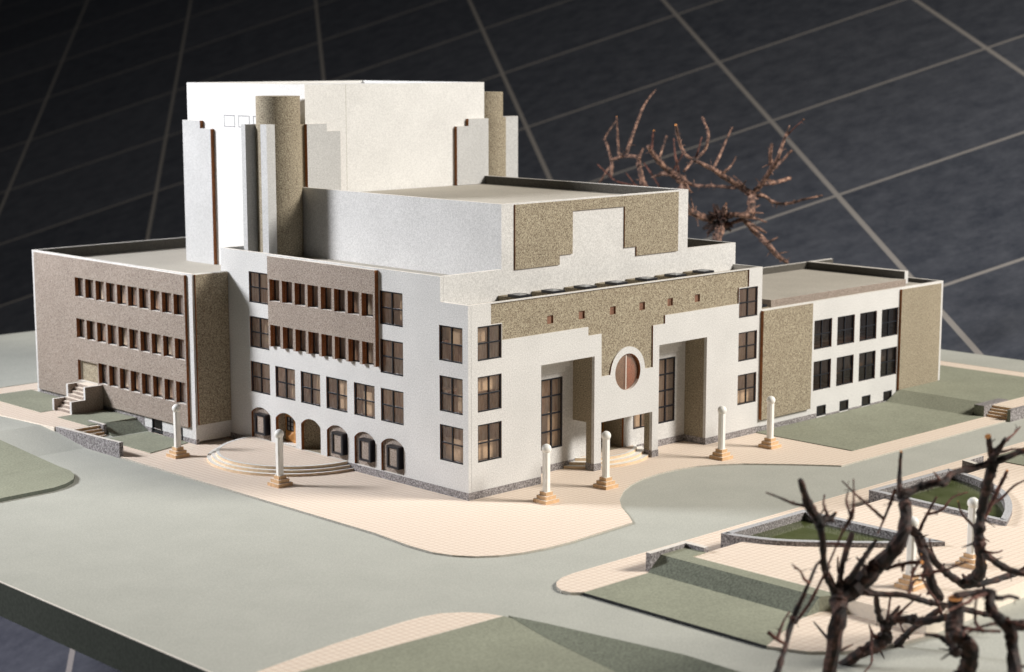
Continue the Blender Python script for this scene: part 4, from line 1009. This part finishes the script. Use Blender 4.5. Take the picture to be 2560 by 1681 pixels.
# ================================================================ TWIG TREES
TREES = {"A": [[[-6.284, -20.043, -0.535, 0.231], [-6.056, -19.864, -0.1, 0.2], [-6.132, -19.967, 0.613, 0.187], [-5.939, -19.987, 1.608, 0.199], [-5.563, -19.797, 2.143, 0.232]], [[-5.563, -19.797, 2.143, 0.2], [-5.659, -19.689, 2.347, 0.128], [-5.947, -19.64, 2.77, 0.1], [-6.334, -19.804, 3.294, 0.087], [-6.517, -19.867, 3.952, 0.094], [-6.508, -19.705, 4.322, 0.125], [-6.662, -19.568, 4.647, 0.106], [-6.929, -19.609, 5.023, 0.093], [-7.299, -19.74, 5.449, 0.066]], [[-6.508, -19.705, 4.322, 0.102], [-6.151, -19.806, 4.275, 0.087], [-6.009, -19.913, 4.451, 0.035]], [[-5.577, -19.778, 2.307, 0.1], [-5.51, -19.741, 2.658, 0.08], [-5.443, -19.755, 2.979, 0.08], [-5.034, -19.601, 3.279, 0.081], [-4.6, -19.433, 3.537, 0.069]], [[-5.398, -19.885, 2.5, 0.104], [-5.398, -20.246, 3.073, 0.076], [-5.081, -20.301, 3.39, 0.064], [-4.919, -20.379, 3.629, 0.044]], [[-5.563, -19.797, 2.143, 0.208], [-4.972, -20.068, 2.512, 0.241], [-4.623, -20.291, 2.923, 0.217], [-4.599, -20.637, 3.322, 0.2], [-4.465, -20.857, 3.793, 0.175], [-4.128, -20.687, 4.232, 0.152], [-3.958, -20.489, 4.619, 0.177]], [[-3.963, -20.494, 4.579, 0.113], [-3.978, -20.39, 4.811, 0.077], [-3.778, -20.25, 5.25, 0.053], [-3.901, -20.35, 5.732, 0.036]], [[-4.065, -20.319, 4.751, 0.052], [-4.003, -20.15, 4.357, 0.04], [-4.165, -20.084, 3.958, 0.032], [-4.457, -20.103, 3.642, 0.024]], [[-3.958, -20.489, 4.619, 0.137], [-3.469, -20.634, 4.766, 0.105], [-3.2, -20.97, 4.904, 0.105], [-3.011, -21.083, 4.892, 0.101], [-2.646, -21.079, 5.078, 0.077], [-1.715, -21.159, 5.084, 0.082], [-1.198, -21.401, 5.188, 0.107], [-1.02, -21.659, 5.329, 0.087], [-0.552, -22.021, 5.525, 0.078]], [[-1.198, -21.401, 5.188, 0.116], [-1.408, -21.417, 5.52, 0.09], [-1.77, -21.542, 5.981, 0.077]], [[-1.362, -21.488, 5.398, 0.099], [-1.483, -21.751, 5.711, 0.074], [-1.564, -21.932, 5.953, 0.057]], [[-1.198, -21.401, 5.188, 0.14], [-1.223, -21.298, 4.751, 0.141], [-0.988, -21.086, 4.289, 0.134], [-0.862, -20.898, 3.671, 0.126], [-1.011, -20.953, 3.19, 0.122], [-1.041, -21.001, 2.772, 0.134], [-0.75, -20.892, 2.167, 0.161], [-0.571, -20.668, 1.774, 0.171], [-0.572, -20.293, 1.506, 0.155]], [[-0.996, -20.95, 3.273, 0.055], [-0.561, -20.994, 3.851, 0.059], [-0.518, -21.267, 4.497, 0.055], [-0.589, -21.463, 4.873, 0.038]], [[-1.031, -21.02, 2.731, 0.113], [-0.509, -21.13, 2.343, 0.093], [-0.238, -21.361, 2.118, 0.102], [0.055, -21.858, 1.966, 0.072]], [[-0.572, -20.293, 1.506, 0.12], [-1.075, -20.098, 1.889, 0.098], [-1.667, -20.113, 2.279, 0.093], [-2.115, -20.088, 2.713, 0.105], [-2.324, -19.913, 3.15, 0.117], [-2.533, -19.699, 3.364, 0.134]], [[-2.324, -19.913, 3.15, 0.126], [-2.37, -20.104, 2.767, 0.121], [-2.475, -20.385, 2.287, 0.129], [-2.251, -20.409, 1.77, 0.15], [-1.994, -20.5, 1.474, 0.126]], [[-0.572, -20.293, 1.506, 0.112], [-0.245, -20.676, 1.552, 0.086], [0.625, -20.883, 1.604, 0.087], [1.402, -21.107, 1.678, 0.074]], [[-2.265, -19.942, 3.274, 0.046], [-2.314, -20.171, 3.758, 0.042], [-1.998, -20.248, 4.195, 0.029]], [[-5.52, -19.839, 2.143, 0.16], [-5.036, -19.933, 2.175, 0.097], [-4.176, -20.025, 1.974, 0.078], [-3.613, -20.515, 1.91, 0.082], [-3.087, -20.755, 1.687, 0.078], [-2.033, -20.818, 1.338, 0.083], [-1.229, -21.051, 1.073, 0.076], [-0.81, -21.495, 0.928, 0.051]], [[-4.239, -19.973, 1.934, 0.073], [-3.942, -19.839, 1.412, 0.074], [-3.717, -19.824, 1.036, 0.07], [-3.696, -19.919, 0.731, 0.083]], [[-4.523, -20.419, 2.784, 0.052], [-4.335, -20.805, 2.973, 0.048], [-4.477, -21.445, 3.178, 0.055]], [[-4.646, -21.307, 3.061, 0.032], [-4.806, -21.374, 2.864, 0.032], [-5.307, -21.619, 2.619, 0.027]], [[-3.683, -19.936, 0.711, 0.215], [-3.918, -19.858, 0.511, 0.182], [-4.36, -19.533, 0.258, 0.148], [-4.472, -18.935, -0.321, 0.15], [-4.972, -18.7, -0.603, 0.166], [-5.011, -19.144, -0.993, 0.206]], [[-2.152, -20.701, 1.338, 0.071], [-2.321, -20.482, 1.109, 0.084], [-2.19, -19.741, 0.465, 0.093], [-2.308, -19.246, -0.16, 0.12], [-2.711, -18.925, -0.499, 0.145], [-2.556, -18.541, -1.266, 0.173], [-2.387, -17.777, -2.155, 0.198]], [[-3.683, -19.936, 0.711, 0.165], [-3.723, -19.95, 1.024, 0.091], [-3.447, -19.999, 1.252, 0.07], [-3.257, -20.05, 1.444, 0.041]], [[-3.9, -19.839, 0.674, 0.074], [-4.025, -19.748, 0.81, 0.041], [-4.029, -19.649, 1.036, 0.017]], [[-3.704, -19.99, 0.922, 0.091], [-3.498, -20.039, 1.101, 0.103], [-3.227, -20.39, 1.164, 0.111], [-3.22, -20.672, 1.165, 0.103], [-2.974, -21.171, 1.324, 0.102], [-2.573, -21.341, 1.367, 0.098]], [[-2.237, -19.296, -0.075, 0.094], [-2.183, -19.412, -0.104, 0.107], [-2.281, -19.832, -0.286, 0.106], [-2.504, -20.475, -0.505, 0.105], [-2.375, -20.796, -0.891, 0.109]], [[-6.348, -19.791, 3.294, 0.035], [-6.62, -19.777, 3.144, 0.035], [-7.063, -19.92, 2.863, 0.043], [-7.24, -19.78, 2.345, 0.066], [-7.414, -19.684, 1.876, 0.078], [-7.999, -19.945, 1.472, 0.062], [-8.553, -20.141, 1.006, 0.095], [-8.6, -20.051, 0.448, 0.115]], [[-5.91, -19.658, 2.848, 0.036], [-6.111, -19.638, 2.721, 0.036], [-6.366, -19.434, 2.072, 0.04], [-6.593, -19.154, 1.52, 0.048]], [[-8.006, -19.925, 1.529, 0.035], [-8.17, -19.831, 1.657, 0.046], [-8.267, -19.612, 1.807, 0.054]], [[-6.111, -19.638, 2.721, 0.028], [-5.891, -19.728, 3.229, 0.028], [-5.995, -20.11, 3.98, 0.031], [-6.128, -20.445, 4.453, 0.055], [-6.126, -20.498, 4.883, 0.027], [-5.961, -20.351, 5.368, 0.019]]], "B": [[[-6.729, -24.192, 0.725, 0.235], [-6.533, -24.002, 1.354, 0.214], [-6.6, -24.115, 1.784, 0.202], [-6.686, -24.173, 2.202, 0.205], [-6.802, -24.016, 2.362, 0.183], [-6.809, -23.805, 2.522, 0.183], [-6.61, -23.735, 2.727, 0.191], [-6.479, -23.632, 3.209, 0.17]], [[-6.095, -23.505, 1.699, 0.112], [-5.975, -23.253, 1.842, 0.087], [-6.013, -22.968, 1.978, 0.06], [-6.263, -22.724, 2.04, 0.038]], [[-6.479, -23.632, 3.209, 0.111], [-5.973, -23.824, 3.249, 0.074], [-5.672, -24.062, 3.245, 0.096], [-5.476, -24.122, 3.061, 0.056], [-5.002, -24.179, 3.028, 0.045], [-4.653, -24.213, 2.908, 0.045]], [[-5.672, -24.062, 3.245, 0.126], [-5.94, -24.233, 2.997, 0.114], [-6.083, -24.49, 2.841, 0.128], [-5.955, -24.755, 2.589, 0.168], [-5.975, -24.871, 2.127, 0.154], [-6.489, -25.271, 1.675, 0.159], [-6.979, -25.618, 1.184, 0.178]], [[-6.646, -23.952, 2.577, 0.066], [-6.644, -24.424, 2.632, 0.047], [-6.339, -24.754, 2.618, 0.033]], [[-5.977, -24.725, 2.625, 0.11], [-5.809, -24.829, 2.679, 0.117], [-5.427, -24.941, 2.568, 0.14]], [[-5.999, -24.695, 2.661, 0.066], [-5.872, -24.662, 2.833, 0.044]], [[-6.61, -24.088, 1.857, 0.081], [-6.366, -24.177, 1.704, 0.059]]], "G": [[[31.544, 14.574, 2.882, 0.315], [31.894, 14.854, 4.552, 0.288], [31.557, 14.569, 5.976, 0.245], [31.903, 14.687, 6.422, 0.246], [32.298, 15.02, 6.923, 0.316]], [[32.298, 15.02, 6.923, 0.275], [31.814, 15.507, 7.025, 0.206], [31.049, 15.587, 7.307, 0.191], [30.364, 15.548, 7.556, 0.19], [29.841, 15.558, 8.128, 0.189], [30.067, 15.677, 8.92, 0.203]], [[32.33, 15.004, 6.99, 0.233], [32.617, 14.984, 7.455, 0.165], [32.589, 14.822, 7.845, 0.034]], [[32.325, 14.949, 6.719, 0.178], [32.397, 14.494, 7.191, 0.15], [32.538, 13.828, 7.293, 0.15], [33.059, 13.55, 7.244, 0.205]], [[32.408, 14.838, 6.584, 0.137], [32.73, 14.318, 6.873, 0.096], [33.153, 14.136, 6.995, 0.11], [33.819, 14.144, 7.159, 0.152]], [[33.059, 13.55, 7.244, 0.232], [33.186, 13.561, 7.782, 0.225], [33.597, 13.914, 8.286, 0.206]], [[33.597, 13.914, 8.286, 0.165], [33.065, 14.197, 8.71, 0.171], [32.537, 14.479, 9.063, 0.164], [31.69, 14.41, 9.378, 0.149], [30.709, 14.224, 9.767, 0.128], [29.847, 14.21, 10.072, 0.1], [29.439, 14.392, 10.28, 0.093], [29.149, 14.758, 10.542, 0.086], [28.929, 15.017, 11.136, 0.08], [28.056, 14.569, 12.149, 0.072]], [[33.597, 13.914, 8.286, 0.151], [33.814, 13.496, 8.845, 0.137], [33.392, 12.595, 9.588, 0.142], [32.899, 11.736, 10.317, 0.12], [32.962, 11.398, 11.258, 0.093], [33.13, 11.162, 12.087, 0.04]], [[33.392, 12.595, 9.588, 0.101], [34.277, 12.527, 10.094, 0.082], [34.717, 12.162, 10.715, 0.061]], [[33.142, 11.296, 11.587, 0.047], [33.174, 10.84, 11.996, 0.033], [33.047, 10.206, 12.423, 0.02]], [[33.494, 12.584, 9.989, 0.129], [33.162, 12.402, 10.481, 0.094], [32.99, 12.162, 11.098, 0.08]], [[33.916, 13.405, 8.879, 0.109], [34.745, 13.189, 8.952, 0.11], [36.259, 13.379, 9.09, 0.097]], [[33.692, 13.815, 8.253, 0.103], [34.128, 13.465, 8.214, 0.096], [34.785, 13.272, 7.845, 0.09], [35.109, 12.578, 7.833, 0.076], [35.176, 11.625, 8.09, 0.068], [35.919, 10.967, 8.304, 0.055]], [[33.003, 13.59, 7.177, 0.082], [33.728, 13.55, 6.997, 0.062], [34.392, 13.5, 6.806, 0.034]], [[33.161, 14.144, 7.063, 0.137], [33.561, 13.574, 6.318, 0.151], [33.477, 12.808, 5.831, 0.15], [33.922, 12.451, 5.208, 0.15], [34.764, 12.307, 4.67, 0.103]], [[33.056, 13.449, 6.772, 0.096], [33.489, 12.79, 6.344, 0.061]], [[33.522, 12.757, 5.797, 0.075], [33.423, 11.971, 6.169, 0.041]], [[33.506, 14.017, 8.354, 0.075], [33.211, 14.318, 8.901, 0.062], [33.325, 14.959, 9.29, 0.034]], [[30.712, 14.228, 9.801, 0.087], [31.765, 14.586, 10.583, 0.075], [32.613, 14.857, 11.356, 0.061], [32.833, 14.683, 11.911, 0.034]], [[31.645, 14.461, 9.411, 0.068], [32.394, 14.384, 9.89, 0.061], [32.675, 14.275, 10.371, 0.048]], [[29.431, 14.402, 10.293, 0.067], [29.905, 14.617, 10.718, 0.053], [30.17, 14.577, 11.455, 0.04]], [[29.441, 14.393, 10.293, 0.067], [29.951, 14.183, 10.832, 0.073], [30.019, 14.025, 11.597, 0.073], [30.328, 14.57, 12.235, 0.067], [30.511, 14.856, 12.469, 0.06]], [[29.344, 14.484, 10.28, 0.073], [28.322, 14.173, 9.776, 0.066]], [[32.865, 14.384, 8.676, 0.082], [32.361, 15.643, 8.739, 0.083], [32.373, 16.902, 8.707, 0.083], [32.094, 17.305, 8.944, 0.111]], [[32.037, 17.346, 8.875, 0.236], [31.741, 17.828, 9.247, 0.16], [31.728, 18.46, 9.322, 0.126], [31.352, 19.099, 9.065, 0.042]], [[32.052, 17.361, 9.012, 0.153], [31.592, 18.163, 9.551, 0.16], [30.807, 18.224, 10.135, 0.145], [29.884, 18.066, 10.875, 0.117]], [[30.015, 17.905, 10.726, 0.062], [29.995, 17.85, 11.206, 0.055], [29.851, 17.642, 11.726, 0.048]], [[30.903, 18.145, 10.203, 0.069], [31.474, 18.358, 10.795, 0.063], [31.627, 18.254, 11.375, 0.056]], [[28.112, 14.363, 9.711, 0.059], [27.747, 14.3, 10.548, 0.059], [27.891, 14.57, 11.461, 0.039]], [[31.71, 17.896, 9.419, 0.049], [32.289, 17.68, 10.375, 0.042]], [[30.067, 15.677, 8.92, 0.189], [30.015, 16.329, 8.21, 0.163], [30.142, 17.699, 8.057, 0.151], [29.877, 18.253, 8.66, 0.152], [29.763, 18.486, 9.479, 0.138], [30.174, 18.954, 10.13, 0.118], [30.989, 19.389, 10.636, 0.049]], [[30.185, 18.965, 10.233, 0.104], [30.034, 19.761, 10.276, 0.083], [29.763, 20.689, 10.019, 0.077]], [[30.036, 19.763, 10.296, 0.104], [31.232, 20.386, 11.362, 0.084], [32.161, 20.39, 12.949, 0.064], [33.788, 20.985, 13.761, 0.036]], [[29.741, 20.039, 10.241, 0.077], [29.729, 20.105, 11.139, 0.069], [29.273, 19.808, 12.434, 0.041]], [[30.308, 21.083, 9.053, 0.063], [30.487, 21.258, 9.882, 0.085], [30.628, 21.686, 10.706, 0.071], [31.001, 22.229, 11.17, 0.057], [32.33, 22.656, 12.01, 0.036]], [[29.877, 18.253, 8.66, 0.069], [28.663, 19.058, 8.954, 0.055], [28.656, 19.707, 9.266, 0.055], [28.302, 20.307, 9.888, 0.035]], [[29.909, 21.623, 8.729, 0.057], [30.918, 21.795, 9.558, 0.064]], [[31.554, 18.664, 8.553, 0.063], [31.862, 19.503, 9.197, 0.056], [32.162, 20.36, 9.781, 0.043]], [[29.522, 18.629, 8.796, 0.048], [29.14, 18.96, 9.43, 0.028]], [[32.087, 17.297, 8.875, 0.083], [32.113, 17.131, 8.535, 0.083], [32.163, 16.853, 8.339, 0.042]]]}
def smooth_line(p, n=4):
    out = []
    for i in range(len(p)-1):
        a, b, c_, d = p[max(i-1, 0)], p[i], p[i+1], p[min(i+2, len(p)-1)]
        for k in range(n):
            s = k/n
            out.append([0.5*((2*b[j])+(-a[j]+c_[j])*s+(2*a[j]-5*b[j]+4*c_[j]-d[j])*s*s+(-a[j]+3*b[j]-3*c_[j]+d[j])*s**3) for j in range(4)])
    return out+[list(p[-1])]
def twig_tree(key, label, bark, ground, thorns, seed, fat=1.0, thin=None, thin_r=0.0, shoot_n=0):
    rnd = random.Random(seed)
    br = TREES[key]
    base = Vector(br[0][0][:3])
    root = thing('bare_tree', label, 'tree', (base.x, base.y, ground), 'bare twig trees')
    shoots = []
    for b in (br[1:] if shoot_n else []):                         # fine side shoots on the limbs
        for _ in range(shoot_n):
            if len(b) < 3 or rnd.random() < 0.35: continue
            q = b[rnd.randrange(1, len(b)-1)]
            d = Vector((rnd.gauss(0, 1), rnd.gauss(0, 1), rnd.gauss(0.25, 1))).normalized(); ln = rnd.uniform(0.5, 1.7); p = Vector(q[:3]); s = []
            for k in range(4):
                s.append([*p, 0.046-0.009*k]); d = (d+Vector((rnd.gauss(0, .3), rnd.gauss(0, .3), rnd.gauss(0.1, .3)))).normalized(); p = p+d*ln/3
            shoots.append(s)
    for bi, b in enumerate(list(br)+shoots):
        b = [list(q) for q in b]
        if bi == 0:
            b = [[b[0][0], b[0][1], ground-0.01, b[0][3]*1.12]]+b if b[0][2] > ground+0.15 else [[b[0][0], b[0][1], ground-0.01, b[0][3]]]+b[1:]
        line = smooth_line(b, 5)
        for q in line:
            k = 1+rnd.uniform(-0.13, 0.13); q[3] = max(q[3]*k*fat, 0.014)
            for j in range(3): q[j] += rnd.uniform(-0.12, 0.12)*q[3]
        mb = MB(); mb.tube(line, 9, 0, True)
        # knots, buds and thorns belong to the bark of their branch
        L = len(line)
        for i in range(2, L-1):                                   # swollen knots
            if rnd.random() < 0.07:
                q = line[i]; p0 = Vector(q[:3]); d = (Vector(line[i+1][:3])-p0).normalized(); R = q[3]
                mb.tube([(*(p0+d*R*s), R*k) for s, k in ((-1.1, .6), (-.6, 1.15), (0, rnd.uniform(1.15, 1.35)), (.6, 1.15), (1.1, .6))], 9, 0, False)
        for _ in range(int(L*thorns)):
            i = rnd.randrange(1, max(2, L-1)); q = line[i]
            ax = (Vector(line[i+1 if i+1 < L else i][:3])-Vector(line[i-1][:3])).normalized()
            d = Vector((rnd.gauss(0, 1), rnd.gauss(0, 1), rnd.gauss(0, 1)))
            d = (d-ax*d.dot(ax)).normalized()+ax*rnd.uniform(-0.1, 0.7)
            R = max(q[3], 0.05)
            ln = R*rnd.uniform(2.0, 4.2) if rnd.random() < 0.6 else R*1.5
            w = R*(0.26 if ln > R*1.6 else 0.5)
            p0 = Vector(q[:3])
            mb.tube([(*p0, w), (*(p0+d*ln*0.6), w*0.75), (*(p0+d*ln), w*0.35)], 5, 0, False)
        mean_r = sum(q[3] for q in b)/len(b)
        mat_ = thin if (bi and mean_r < thin_r) else bark
        mb.build('trunk' if bi == 0 else 'branch', [mat_, M['cutwood'] if bi % 3 != 1 else mat_], root, smooth=True)
    return root
twig_tree('A', 'dark blurred bare twig tree in the near right foreground with many crossing branches', M['bark_dark'], -0.06, 0.22, 5, 1.0, M['bark_red'], 0.066, 2)
twig_tree('B', 'dark bare twig tree with two stems at the bottom right corner', M['bark_dark'], -0.06, 0.22, 6, 1.0, M['bark_red'], 0.066, 2)
twig_tree('G', 'reddish brown bare twig tree with thorns standing behind the building', M['bark'], 0.42, 0.5, 7, 1.0, M['bark_red'], 0.055)
kn = MB(); rk = random.Random(3)
tree = [o for o in C.objects if o.get('category') == 'tree'][-1]
pk = Vector(TREES['G'][0][4][:3])
for _ in range(34):
    d = Vector((rk.gauss(0, 1), rk.gauss(0, 1), rk.gauss(0.3, 1))).normalized(); l = rk.uniform(0.5, 1.05)
    kn.tube([(*pk, 0.2), (*(pk+d*l*0.6), 0.16), (*(pk+d*l), 0.05)], 6, 0, False)
kn.build('knot', M['bark_dark'], tree, smooth=True)
